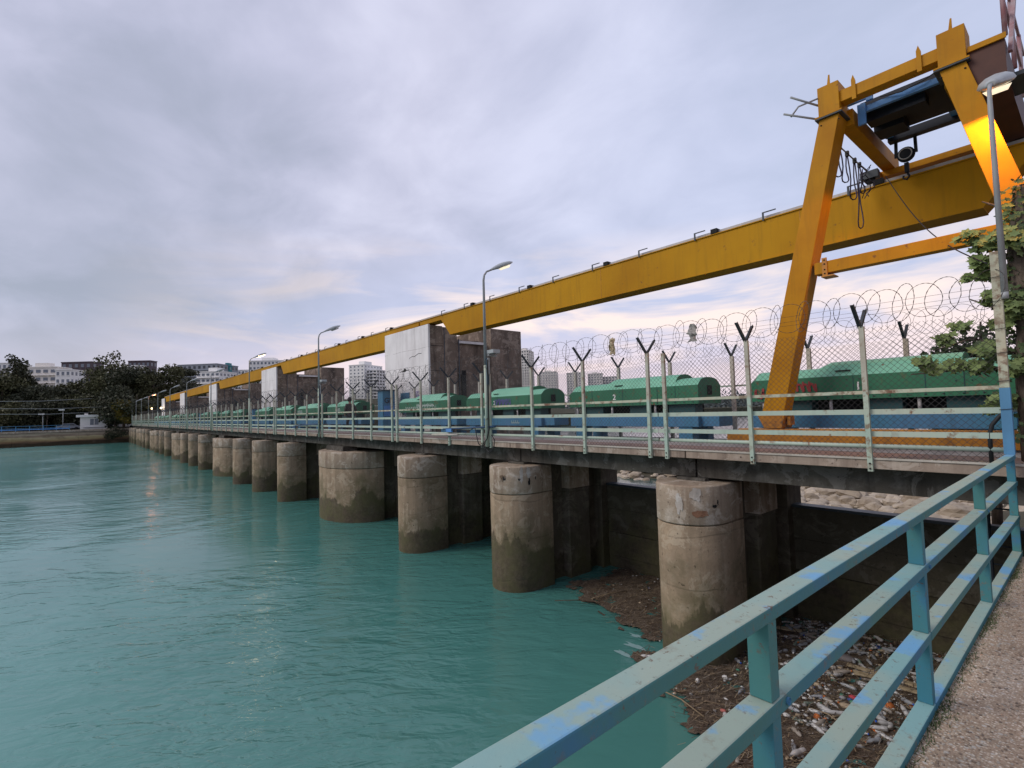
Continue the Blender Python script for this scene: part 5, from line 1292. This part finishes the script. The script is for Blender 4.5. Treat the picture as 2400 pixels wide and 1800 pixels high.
# ------------------------------------------------------------------ person walking on the deck
def person(px, y):
    c = P(px, 1000, y=y); X = c.x
    t = thing('person', 'person in a dark jacket walking along the bridge behind the fence', 'person', (X, y, DZ))
    def skin(name, pts, edges, rad, mat, root=0, sub=2):
        me = bpy.data.meshes.new(name); me.from_pydata([Vector(p) for p in pts], edges, [])
        o = bpy.data.objects.new(name, me); COL.objects.link(o); o.parent = t; me.materials.append(mat)
        s_ = o.modifiers.new('skin', 'SKIN'); me.skin_vertices
        for i, r_ in enumerate(rad): me.skin_vertices[0].data[i].radius = (r_, r_ * .85)
        me.skin_vertices[0].data[root].use_root = True; s_.use_smooth_shade = True
        m2 = o.modifiers.new('sub', 'SUBSURF'); m2.levels = sub; m2.render_levels = sub; return o
    skinm = flat('skin', (.30, .19, .14)); jac = flat('dark_jacket', (.045, .034, .034)); jean = flat('dark_trousers', (.03, .032, .045)); hair = flat('dark_hair', (.015, .012, .012)); shoe = flat('dark_shoes', (.03, .03, .03))
    # walking towards -X
    pts = [(0, 0, .92), (-.02, 0, 1.12), (-.05, 0, 1.30), (-.06, 0, 1.42), (-.09, 0, 1.50), (-.12, 0, 1.60),
           (-.05, -.17, 1.36), (-.02, -.24, 1.12), (-.12, -.24, .90), (-.17, -.23, .80), (-.05, .17, 1.36), (.06, .24, 1.12), (.04, .25, .90), (.0, .25, .80),
           (-.02, -.09, .86), (-.16, -.10, .48), (-.22, -.10, .08), (-.34, -.10, .04), (.02, .09, .86), (.12, .10, .48), (.34, .10, .12), (.24, .10, .05)]
    ed = [(0, 1), (1, 2), (2, 3), (3, 4), (4, 5), (2, 6), (6, 7), (7, 8), (8, 9), (2, 10), (10, 11), (11, 12), (12, 13), (0, 14), (14, 15), (15, 16), (16, 17), (0, 18), (18, 19), (19, 20), (20, 21)]
    rad = [.15, .15, .17, .08, .055, .09, .075, .055, .04, .04, .075, .055, .04, .04, .10, .07, .045, .04, .10, .07, .045, .04]
    skin('body', pts, ed, rad, skinm)
    jp = [(0, 0, .84), (-.02, 0, 1.10), (-.045, 0, 1.30), (-.06, 0, 1.41), (-.05, -.18, 1.36), (-.02, -.25, 1.12), (-.11, -.25, .92), (-.05, .18, 1.36), (.06, .25, 1.12), (.04, .26, .92)]
    skin('jacket', jp, [(0, 1), (1, 2), (2, 3), (2, 4), (4, 5), (5, 6), (2, 7), (7, 8), (8, 9)], [.20, .19, .20, .11, .10, .075, .06, .10, .075, .06], jac)
    tp = [(0, 0, .90), (-.02, -.09, .84), (-.16, -.10, .48), (-.22, -.10, .12), (.02, .09, .84), (.12, .10, .48), (.33, .10, .16)]
    skin('trousers', tp, [(0, 1), (1, 2), (2, 3), (0, 4), (4, 5), (5, 6)], [.17, .125, .09, .065, .125, .09, .065], jean)
    o = MB().lathe([(0, .13), (.06, .115), (.10, .06), (.108, 0), (.10, -.05), (.085, -.09)], 14, (X - .11, y, DZ + 1.63)).build('hair', hair, t)
    for sx, sy in ((-.30, -.10), (.27, .10)): MB().box(X + sx - .10, X + sx + .10, y + sy - .045, y + sy + .045, DZ + .012, DZ + .085).build('shoe', shoe, t, bevel=.02)
    return t
person(822, 10.35)

# ------------------------------------------------------------------ trees
def leafcloud(n, lobes, size, rnd_, shell=.55, sq=(1, 1, 1)):
    C = np.array([l_[0] for l_ in lobes]); Rr = np.array([l_[1] for l_ in lobes]); w = (Rr.prod(1)) ** .7; w /= w.sum()
    idx = rnd_.choice(len(lobes), n, p=w); d = rnd_.normal(size=(n, 3)); d /= np.linalg.norm(d, axis=1)[:, None]
    rr = (shell + (1 - shell) * rnd_.rand(n)) ** .8
    # sub-clumping so that gaps show
    ph = rnd_.uniform(0, 6, 3)
    p = C[idx] + d * rr[:, None] * Rr[idx]
    s = p / np.array(size * 7)
    keep = (np.sin(s[:, 0] + ph[0]) * np.sin(s[:, 1] + ph[1]) * np.sin(s[:, 2] * 1.3 + ph[2]) + rnd_.normal(0, .25, n)) > -.12
    p = p[keep]; n = len(p)
    a = rnd_.normal(size=(n, 3)); a /= np.linalg.norm(a, axis=1)[:, None]; b = np.cross(a, rnd_.normal(size=(n, 3))); b /= np.linalg.norm(b, axis=1)[:, None]
    sz = size * rnd_.uniform(.5, 1.3, n)[:, None]
    v = np.stack([p - a * sz * .5 - b * sz * .25, p + a * sz * .1 - b * sz * .4, p + a * sz * .6, p + b * sz * .4], 1).reshape(-1, 3)
    return v, np.arange(n * 4).reshape(n, 4)
def tree_proto(h, wid, kind, seed, n=3800, size=.42):
    r_ = np.random.RandomState(seed); lobes = []
    if kind == 'pine':
        for k in range(13):
            u = k / 12; z = h * (.28 + .70 * u); rad = wid * (.55 - .42 * u) * r_.uniform(.75, 1.15)
            for q_ in range(2): a = r_.uniform(0, 6.3); lobes.append(((math.cos(a) * rad * .6, math.sin(a) * rad * .6, z), (rad * .8, rad * .8, h * .065)))
    elif kind == 'flat':
        for k in range(9):
            a = r_.uniform(0, 6.3); d = wid * r_.uniform(.1, .5); lobes.append(((math.cos(a) * d, math.sin(a) * d, h * r_.uniform(.55, .97)), (wid * r_.uniform(.18, .3), wid * r_.uniform(.18, .3), h * r_.uniform(.04, .08))))
    else:
        for k in range(14):
            a = r_.uniform(0, 6.3); d = wid * r_.uniform(0, .36); z = h * r_.uniform(.30, .86); rad = wid * r_.uniform(.17, .30)
            lobes.append(((math.cos(a) * d, math.sin(a) * d, z), (rad, rad, rad * .75)))
    v, f = leafcloud(n, lobes, size, r_, .38)
    m = MB(); m.tube([(0, 0, -1), (.1, 0, h * .3), (-.1, .1, h * .6), (0, 0, h * .9)], [h * .022, h * .018, h * .011, h * .004], 7)
    for l_ in lobes[::2]: m.tube([(0, 0, max(l_[0][2] - h * .12, h * .2)), ((l_[0][0]) * .8, l_[0][1] * .8, l_[0][2])], [h * .008, h * .003], 5)
    return v, f, m
def tree(px, base_g, top_py, kind, seed, lab, mat, wid, base_z=-1.6, n=3800, size=.42, group='trees on the far bank'):
    base = P(px, 990, g=base_g); base.z = base_z; h = P(px, top_py, g=base_g).z - base_z
    v, f, m = tree_proto(h, wid, kind, seed, n, size)
    t = thing('tree', lab, 'tree', base, group=group)
    o = bpy.data.objects.new('crown', npmesh('crown', v, f, mat)); COL.objects.link(o); o.parent = t
    tk = m.mesh('trunk', M['bark']); o2 = bpy.data.objects.new('trunk', tk); COL.objects.link(o2); o2.parent = t
    return t
TT = [ # px, depth, top_py, kind, width, label, mat
    (2, 116, 868, 'round', 13, 'dark bushy tree at the left edge of the far bank', 'leaf_mid'),
    (34, 119, 838, 'pine', 10, 'tall ragged-topped pine at the far left', 'leaf_dark'),
    (70, 118, 905, 'round', 9, 'low dark tree under the white apartment block', 'leaf_dark'),
    (105, 122, 894, 'round', 10, 'dark rounded tree in front of the white apartment block', 'leaf_dark'),
    (140, 119, 908, 'round', 9, 'low dark tree left of the white kiosk', 'leaf_dark'),
    (168, 124, 888, 'round', 10, 'dark tree standing behind the white kiosk roof', 'leaf_mid'),
    (205, 127, 862, 'round', 11, 'dense tree between the kiosk and the tallest conifer', 'leaf_mid'),
    (255, 120, 829, 'pine', 13, 'tallest conifer with a pointed top on the far bank', 'leaf_mid'),
    (290, 118, 856, 'round', 11, 'broad tree right of the tallest conifer', 'leaf_dark'),
    (325, 126, 850, 'round', 9, 'dark tree in front of the brown roofed building', 'leaf_dark'),
    (358, 122, 848, 'round', 11, 'round-topped dark tree right of the tall conifer', 'leaf_mid'),
    (345, 128, 880, 'round', 10, 'dark tree behind the orange-red lamp', 'leaf_dark'),
    (400, 150, 872, 'flat', 14, 'open-crowned pine in front of the dark hillside block', 'leaf_dark'),
    (430, 160, 884, 'round', 14, 'dark tree below the stepped white building', 'leaf_dark'),
    (470, 170, 900, 'round', 14, 'low tree above the third girder', 'leaf_mid'),
    (288, 112, 932, 'round', 5, 'small yellowing tree at the foot of the tall trees', 'leaf_yellow'),
    (30, 112, 945, 'round', 9, 'low dark shrub-like tree behind the blue railing at the left edge', 'leaf_mid'),
    (110, 112, 950, 'round', 8, 'low dark tree behind the blue railing in the middle', 'leaf_dark'),
    (268, 113, 940, 'round', 7, 'low dark tree right of the white kiosk', 'leaf_dark'),
    (70, 113, 935, 'round', 9, 'dark tree between the two low ones behind the blue railing', 'leaf_dark'),
    (150, 116, 936, 'round', 9, 'dark tree immediately above the kiosk', 'leaf_dark'),
    (270, 112, 905, 'round', 10, 'dark tree below the tallest conifer', 'leaf_dark'),
    (320, 113, 915, 'round', 8, 'dark tree behind the far end of the bridge', 'leaf_dark'),
]
for i, (px, g, tp, kd, wd, lab, mt) in enumerate(TT): tree(px, g, tp, kd, 40 + i, lab, M[mt], wd * 1.08, n=9500, size=.5)
# wooded hillside far off and treeline downstream
def woods(name, gx, label, mat, n, size):
    pts = []
    r_ = np.random.RandomState(len(label)); lobes = []
    for (px0, px1, g0, g1, z0, z1, rad, cnt) in gx:
        for k in range(cnt):
            g = r_.uniform(g0, g1); p = P(r_.uniform(px0, px1), 990, g=g); z = r_.uniform(z0, z1); s = rad * r_.uniform(.6, 1.3)
            lobes.append(((p.x, p.y, z), (s, s, s * .7)))
    v, f = leafcloud(n, lobes, size, r_, .7)
    o = bpy.data.objects.new(name, npmesh(name, v, f, mat)); COL.objects.link(o); return tag(o, label, 'woods', kind='stuff')
woods('woods', [(-60, 380, 122, 140, -1, 5, 4, 150), (-60, 400, 140, 175, 0, 9, 5, 120), (380, 620, 170, 230, 2, 9, 6, 60)], 'dark wooded hillside behind the far bank trees', M['leaf_dark'], 60000, .8)
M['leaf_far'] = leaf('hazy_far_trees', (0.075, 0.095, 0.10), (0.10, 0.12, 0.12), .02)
woods('treeline', [(780, 1500, 420, 520, -4, 6, 9, 110), (1450, 2500, 380, 520, -4, 7, 10, 160)], 'hazy line of trees on the far downstream shore', M['leaf_far'], 30000, 2.2)
hill('riverbank', -60, 560, 900, 150, 6, -7.8, M['earth'])
# undergrowth along the far bank top
vs = []; r_ = np.random.RandomState(5); lobes = [((END - 14 + r_.uniform(-6, 4), yy, -0.6), (3, 3, 1.6)) for yy in np.arange(-150, 60, 3.0)]
v, f = leafcloud(9000, lobes, .5, r_, .6); o = bpy.data.objects.new('undergrowth', npmesh('undergrowth', v, f, M['leaf_dark'])); COL.objects.link(o); tag(o, 'dark undergrowth below the trees on the far bank', 'undergrowth', kind='stuff')
# ivy bush hanging over the far corner of the bridge
v, f = leafcloud(1600, [((END + .1, 6.2, -2.3), (1.6, 2.2, 1.2)), ((END + .2, 5.2, -3.0), (1.0, 1.3, .9))], .25, r_, .3)
o = bpy.data.objects.new('bush', npmesh('bush', v - np.array([END, 6, -2.5]), f, M['leaf_dark'])); o.location = (END, 6, -2.5); COL.objects.link(o); tag(o, 'dark bush hanging over the quay where the bridge meets the far bank', 'bush')

# broad-leaved tree at the right edge, behind the fence
nt_ = thing('tree', 'ivy-clad tree trunk with broad leaves at the right edge behind the end post', 'tree', (-0.62, 9.5, DZ))
tx, ty = -0.62, 9.5
MB().tube([(tx + .02, ty, DZ), (tx, ty, 0.2), (tx + .04, ty + .03, 1.0), (tx - .02, ty, 1.9), (tx + .02, ty + .03, 2.8)], [.22, .20, .19, .17, .10], 12).build('trunk', M['bark'], nt_)
brs = [((tx, ty, 1.7), (tx - .3, ty - .1, 2.02), (tx - .55, ty + .1, 2.2)), ((tx, ty, 2.3), (tx - .2, ty + .1, 2.6), (tx - .4, ty + .1, 2.75)), ((tx, ty, 0.5), (tx - .6, ty + .15, 0.85), (tx - 1.05, ty + .1, 0.72)), ((tx, ty, 0.9), (tx - .3, ty + .1, 1.2), (tx - .6, ty + .05, 1.4)), ((tx, ty, 2.5), (tx + .4, ty, 3.0), (tx + .9, ty, 3.4)), ((tx, ty, 0.35), (tx - .5, ty, 0.42), (tx - 1.3, ty - .05, .38))]
for b in brs: MB().tube(b, [.035, .02, .008], 6).build('branch', M['bark'], nt_)
lp = np.array([(0, -.5), (.22, -.30), (.5, -.32), (.38, -.02), (.52, .25), (.2, .22), (0, .6), (-.2, .22), (-.52, .25), (-.38, -.02), (-.5, -.32), (-.22, -.30)])
def broad(clusters, mat, seed, name, parent, s0=.085):
    r_ = np.random.RandomState(seed); vs = []; fs = []
    for (c, rad, n) in clusters:
        for k in range(n):
            d = r_.normal(size=3); d /= np.linalg.norm(d); p = np.array(c) + d * np.array(rad) * r_.rand() ** .5
            nrm = np.array([r_.normal(.25, .55), r_.normal(-.85, .5), .65]); nrm /= np.linalg.norm(nrm); u = np.cross(nrm, r_.normal(size=3)); u /= np.linalg.norm(u); w = np.cross(nrm, u); s = s0 * r_.uniform(.6, 1.3)
            b = len(vs); vs.append(p - nrm * s * .12)
            for q_ in lp: vs.append(p + u * q_[0] * s * 1.3 + w * q_[1] * s * 1.3)
            fs += [(b, b + 1 + i, b + 1 + (i + 1) % 12) for i in range(12)]
    me = npmesh(name, np.array(vs) - np.array(org(parent)), np.array(fs), mat); o = bpy.data.objects.new(name, me); COL.objects.link(o); o.parent = parent; return o
cl = []
for (px, py, r_, n) in [(2165, 850, .13, 26), (2215, 800 - 5, .12, 22), (2190, 862, .13, 24), (2250, 765, .10, 16), (2240, 855, .12, 18), (2290, 860, .14, 26), (2320, 640, .15, 34), (2300, 615, .12, 24), (2335, 700, .15, 34), (2265, 555, .10, 16), (2300, 570, .13, 24), (2270, 650, .10, 14), (2330, 560, .14, 26), (2385, 720, .2, 40), (2380, 560, .2, 36), (2395, 640, .2, 40), (2385, 860, .16, 24), (2335, 940, .10, 16), (2310, 820, .14, 22), (2390, 500, .2, 30), (2350, 760, .12, 18), (2395, 940, .12, 18), (2320, 960, .08, 12)]:
    c = P(px, py, y=9.35 + 0.25 * math.sin(px)); cl.append((tuple(c), (r_ * 1.15, r_ * 1.15, r_ * .85), int(n * 1.7)))
broad(cl, M['leaf_broad'], 3, 'foliage', nt_, .085)
broad([(c, (r_[0] * 1.3, r_[1] * 1.3, r_[2] * 1.3), int(n * .8)) for c, r_, n in [(tuple(Vector(c) + Vector((.05, .15, .03))), r_, n) for c, r_, n in cl if c[0] > -1.2]] + [((tx, ty - .1, z), (.28, .2, .2), 34) for z in np.arange(-.5, 3.0, .25)], M['leaf_broad_dark'], 4, 'ivy', nt_, .06)
# larger trees standing downstream on the right bank
def tree_at(loc, h, wid, seed, lab, mat, kind='round', n=9000, size=.2, group=None):
    v, f, m = tree_proto(h, wid, kind, seed, n, size); t = thing('tree', lab, 'tree', loc, group=group)
    o = bpy.data.objects.new('crown', npmesh('crown', v, f, mat)); COL.objects.link(o); o.parent = t
    o2 = bpy.data.objects.new('trunk', m.mesh('trunk', M['bark'])); COL.objects.link(o2); o2.parent = t; return t
tree_at((0.3, 19.5, -2.5), 10.4, 6.4, 71, 'large dark tree on the right bank behind the crane', M['leaf_broad_dark'], n=16000, size=.20)
tree_at((-1.9, 16.2, -2.6), 4.9, 2.8, 72, 'smaller dark tree behind the right end of the nearest green hood', M['leaf_broad_dark'], n=7000, size=.13)
hill('riverbank', 22, 40, 22, 28, 5.5, -7.5, M['scrub'])

# ------------------------------------------------------------------ far bank: kiosk, railing, poles, cars, wires
kc = P(206, 1005, x=-143.6); KY = kc.y + 1.0
kz = -1.5
ki = thing('kiosk', 'small white kiosk with a flat overhanging roof on the far quay', 'kiosk', (-144, KY, kz))
MB().box(-146.8, -143.6, KY - 2.3, KY + 2.3, kz, kz + 2.6).build('wall', M['bw'], ki); MB().box(-147.3, -143.1, KY - 3.0, KY + 3.1, kz + 2.6, kz + 3.1).build('roof', M['bw'], ki)
MB().box(-145.5, -144.8, KY - 1.6, KY - 1.0, kz + 3.1, kz + 3.4).build('chimney', M['bw'], ki)
w = MB().box(-143.62, -143.56, KY - .65, KY + .75, kz + .9, kz + 2.2).build('window', M['win2'], ki); MB().box(-143.58, -143.52, KY - .02, KY + .08, kz + .9, kz + 2.2).build('mullion', M['bw'], w)
MB().box(-143.6, -143.3, KY - 1.8, KY + 1.9, kz + .35, kz + .42).build('ledge', M['bg'], ki)
fr = thing('quay_railing', 'blue painted railing along the far quay left of the kiosk', 'railing', (END, -40, -1.5))
rp2 = MB().box(-.05, .05, -.05, .05, 0, 1.05).mesh('post', M['post_blue'])
for k in range(70):
    yy = KY - 4 - k * 2.0
    if yy < -150: break
    link('post', rp2, fr, (END - .5, yy, -1.5))
for z in (-.5, -.95): MB().box(END - .54, END - .46, -150, KY - 4, z, z + .06).build('rail', M['post_blue'], fr)
MB().box(END - .56, END - .44, -150, KY - 4, -1.25, -1.08).build('rail', M['crab_blue'], fr)
# boats / blue covered boxes behind the railing read as one row of parked rowing boats
def pole_lamp(px, top_py, lab, on=False):
    b = P(px, 1010, x=-146); zt = P(px, top_py, x=-146).z; t = thing('lamp_post', lab, 'lamp post', (-146, b.y, -1.6))
    MB().tube([(-146, b.y, -1.6), (-146, b.y, zt)], .07, 6).build('pole', M['pole'], t)
    MB().box(-146.2, -145.0, b.y - .7, b.y + .25, zt, zt + .22).build('lamp_head', M['bw'], t)
pole_lamp(100, 972, 'short lamp post on the far quay, left of the taller one'); pole_lamp(147, 962, 'taller lamp post on the far quay just left of the kiosk')
pl = thing('power_line', 'three thin power lines crossing in front of the trees on the left', 'power line', (-135, -60, 4))
for (a, b) in (((-40, 941), (215, 934)), ((-40, 958), (260, 953)), ((-40, 971), (250, 965))):
    A, B = P(*a, x=-137), P(*b, x=-141); mid = A.lerp(B, .5) - Vector((0, 0, .25))
    MB().tube([A, mid, B], .035, 4).build('wire', M['pole'], pl)
def car(px, x, mat, lab, rz):
    b = P(px, 1000, x=x); z0 = -1.6
    t = thing('parked_car', lab, 'car', (x, b.y, z0))
    pr = [(-2.1, .35), (-2.05, .8), (-1.3, .92), (-.8, 1.4), (.9, 1.42), (1.5, .95), (2.1, .85), (2.15, .35)]
    MB().prism([(b.y + u, z0 + v) for u, v in pr], 'x', x - .85, x + .85).build('body', mat, t, bevel=.06)
    MB().prism([(b.y + u, z0 + v) for u, v in [(-1.1, .98), (-.72, 1.32), (.82, 1.34), (1.25, .98)]], 'x', x + .851, x + .862).build('window', M['win'], t)
    for u in (-1.3, 1.35): MB().lathe([(0, -.1), (.33, -.1), (.33, .1), (0, .1)], 12, (x + .8, b.y + u, z0 + .33), 'x').build('wheel', M['black'], t)
car(291, -150, M['bw'], 'white car parked where the bridge meets the far bank', 0)
car(245, -152, M['navy'], 'dark car parked right of the white kiosk', 0)
car(160, -150, M['bg'], 'grey car parked left of the white kiosk', 0)
# small floodlights glowing along the far deck
for i, (px, py) in enumerate([(303, 971), (325, 963), (338, 965), (357, 959), (379, 958)]):
    c = P(px, py, y=12.2)
    t = thing('floodlight', 'small glowing white floodlight, %s from the left at the far end of the bridge' % ordn[i].replace('nearest', 'first'), 'floodlight', (c.x, 12.2, DZ), group='glowing floodlights at the far end of the bridge')
    MB().tube([(c.x, 12.2, DZ), (c.x, 12.2, c.z)], .04, 6).build('pole', M['pole'], t)
    MB().box(c.x - .5, c.x + .5, 12.0, 12.2, c.z, c.z + .3).build('lens', M['lens_on'], t)

# ------------------------------------------------------------------ far buildings
def building(name, lab, px0, px1, top_py, g, depth, floors, cols_, wm, base_z=-2, rot=0.0, glass='win', balc=False, roofblock=None, wr=(.5, .45), side_blank=False, single=False):
    A, B = P(px0, 950, g=g), P(px1, 950, g=g); top = P((px0 + px1) / 2, top_py, g=g).z; w = (B - A).length; c = (A + B) / 2; c.z = 0
    t = thing(name, lab, 'building', (c.x, c.y, base_z)); t.rotation_euler = (0, 0, YAW + rot)
    H = top - base_z
    def lb(nm, x0, x1, y0, y1, z0, z1, mat, par=t):
        me = MB().box(x0, x1, y0, y1, z0, z1).mesh(nm, mat); o = bpy.data.objects.new(nm, me); COL.objects.link(o); o.parent = par; return o
    lb('wall', -w / 2, w / 2, 0, depth, 0, H, wm); lb('parapet', -w / 2 - .2, w / 2 + .2, -.2, depth + .2, H, H + .5, wm)
    if roofblock: lb('roof_block', -w * .22, w * .15, depth * .3, depth * .7, H + .5, H + .5 + roofblock, wm)
    fh = H / floors; cw_ = w / cols_
    ww, hh = cw_ * wr[0], fh * wr[1]
    wme = MB().box(-ww / 2, ww / 2, -.06, .03, 0, hh).mesh('window', M[glass]); sme = MB().box(-ww / 2 - .08, ww / 2 + .08, -.25, -.0, -.12, 0).mesh('sill', wm)
    n = 0
    if single:
        for i in range(floors):
            for j in range(cols_):
                zc = (i + .35) * fh
                if zc + base_z < -1: continue
                o = bpy.data.objects.new('window', wme); COL.objects.link(o); o.parent = t; o.location = ((j + .5) * cw_ - w / 2, 0, zc)
                s_ = bpy.data.objects.new('sill', sme); COL.objects.link(s_); s_.parent = o
    else:
        m = MB()
        for i in range(floors):
            for j in range(cols_):
                xx, zc = (j + .5) * cw_ - w / 2, (i + .35) * fh
                m.box(xx - ww / 2, xx + ww / 2, -.06, .03, zc, zc + hh)
        me = m.mesh('window_grid', M[glass], fix=False); o = bpy.data.objects.new('window_grid', me); COL.objects.link(o); o.parent = t; o['kind'] = 'stuff'
    # side windows
    m = MB(); nc = max(2, int(depth / cw_))
    for sx in (-1, 1):
        for i in range(floors):
            for j in range(nc):
                yy, zc = (j + .5) * depth / nc, (i + .35) * fh
                m.box(sx * w / 2 - .05, sx * w / 2 + .05, yy - ww / 2, yy + ww / 2, zc, zc + hh)
    me = m.mesh('side_window', M[glass], fix=False); o = bpy.data.objects.new('side_window', me); COL.objects.link(o); o.parent = t; o['kind'] = 'stuff'
    if balc:
        bme = MB().box(-w / 2 - .1, w / 2 + .1, -1.0, -.07, 0, .18).mesh('balcony', wm)
        for i in range(1, floors):
            if i * fh + base_z > -1: o = bpy.data.objects.new('balcony', bme); COL.objects.link(o); o.parent = t; o.location = (0, 0, i * fh)
    return t
building('apartment_block', 'white stepped apartment block behind the trees at the far left', 48, 128, 862, 235, 9, 7, 5, M['bc'], 0, .1, 'win2', True, 2.0, (.62, .4), single=True)
building('apartment_block', 'white apartment block with square windows beside the dark purple block', 129, 163, 868, 230, 9, 7, 3, M['bw'], 0, .05, 'win2', single=True)
building('apartment_block', 'dark purple apartment block behind the white one', 142, 213, 850, 262, 8, 8, 5, M['bd'], 0, 0, 'win2', True, single=True)
building('apartment_block', 'pale building at the left edge above the trees', -30, 22, 852, 300, 16, 8, 5, M['bw'], 0, .2, 'win2')
building('apartment_block', 'brown topped building peeping over the far bank trees', 300, 350, 847, 290, 6, 8, 5, M['bd'], 0, .05, 'win2')
building('apartment_block', 'white corner block in front of the brown topped building', 303, 326, 858, 270, 5, 8, 2, M['bw'], 0, .05, 'win2')
building('apartment_block', 'grey glass block with a brown roof band on the hillside', 412, 510, 855, 330, 22, 9, 8, M['bg'], 0, -.1, 'win', True)
building('apartment_block', 'white balconied block in front of the grey hillside block', 458, 516, 872, 300, 16, 8, 5, M['bw'], 0, -.1, 'win2', True, 2.5, (.6, .4), single=True)
building('teal_tower', 'narrow teal glass tower above the third girder', 516, 537, 858, 340, 12, 9, 2, M['bteal'], 0, .1, 'win', False, 2.0)
building('apartment_block', 'pale long block rising behind the third and second girders', 585, 660, 846, 420, 25, 12, 9, M['bw'], -3, .1, 'win2', False, 3.0)
building('apartment_block', 'very pale low block right of the teal tower', 540, 582, 868, 420, 20, 10, 5, M['bw'], -3, .1, 'win2')
building('residential_tower', 'white residential tower between the second girder and the nearest white tower', 815, 858, 856, 430, 26, 17, 4, M['bw'], -6, -.35, 'win2', False, 3.5, (.35, .4))
building('residential_tower', 'balconied wing of the white residential tower', 856, 886, 868, 430, 20, 16, 3, M['bw'], -6, -.35, 'win', True, None, (.7, .5))
building('residential_tower', 'slender cream tower just right of the nearest concrete tower', 1213, 1243, 822, 560, 22, 24, 5, M['bc'], -6, -.3, 'win', False, 3.0, (.5, .5))
building('residential_tower', 'cream apartment tower, left of the three low ones behind the fence', 1266, 1306, 872, 620, 22, 17, 6, M['bc'], -6, -.2, 'win2', False, 2.0, (.40, .42))
building('residential_tower', 'cream apartment tower, middle of the three behind the fence', 1330, 1371, 874, 620, 22, 17, 6, M['bc'], -6, -.2, 'win2', False, 2.0, (.40, .42))
building('residential_tower', 'broad apartment tower, right one of the three behind the fence', 1380, 1414, 876, 620, 22, 16, 5, M['bc'], -6, -.2, 'win2', False, 2.0, (.40, .42))
building('residential_tower', 'lower annex right of the three apartment towers', 1414, 1450, 883, 640, 20, 14, 5, M['bc'], -6, -.2, 'win2', False, None, (.5, .5))
# birds
bd = thing('bird', 'small black bird flying left of the brown topped building', 'bird', P(279, 837, g=150))
bp = P(279, 837, g=150)
MB().add([(bp.x, bp.y, bp.z), (bp.x - .3, bp.y - .1, bp.z + .18), (bp.x - .1, bp.y + .12, bp.z + .02), (bp.x + .3, bp.y + .1, bp.z + .2), (bp.x + .1, bp.y - .12, bp.z + .02)], [(0, 1, 2), (0, 3, 4)]).build('wing', M['black'], bd, fix=False)
m = MB(); m.lathe([(0, -.2), (.06, -.1), (.07, 0), (.05, .12), (0, .25)], 8, tuple(bp), 'x'); m.build('body', M['black'], bd)

# parts that carry no look of their own keep no extra tags
for o in list(COL.objects):
    if o.parent is not None and 'category' in o: del o['category']
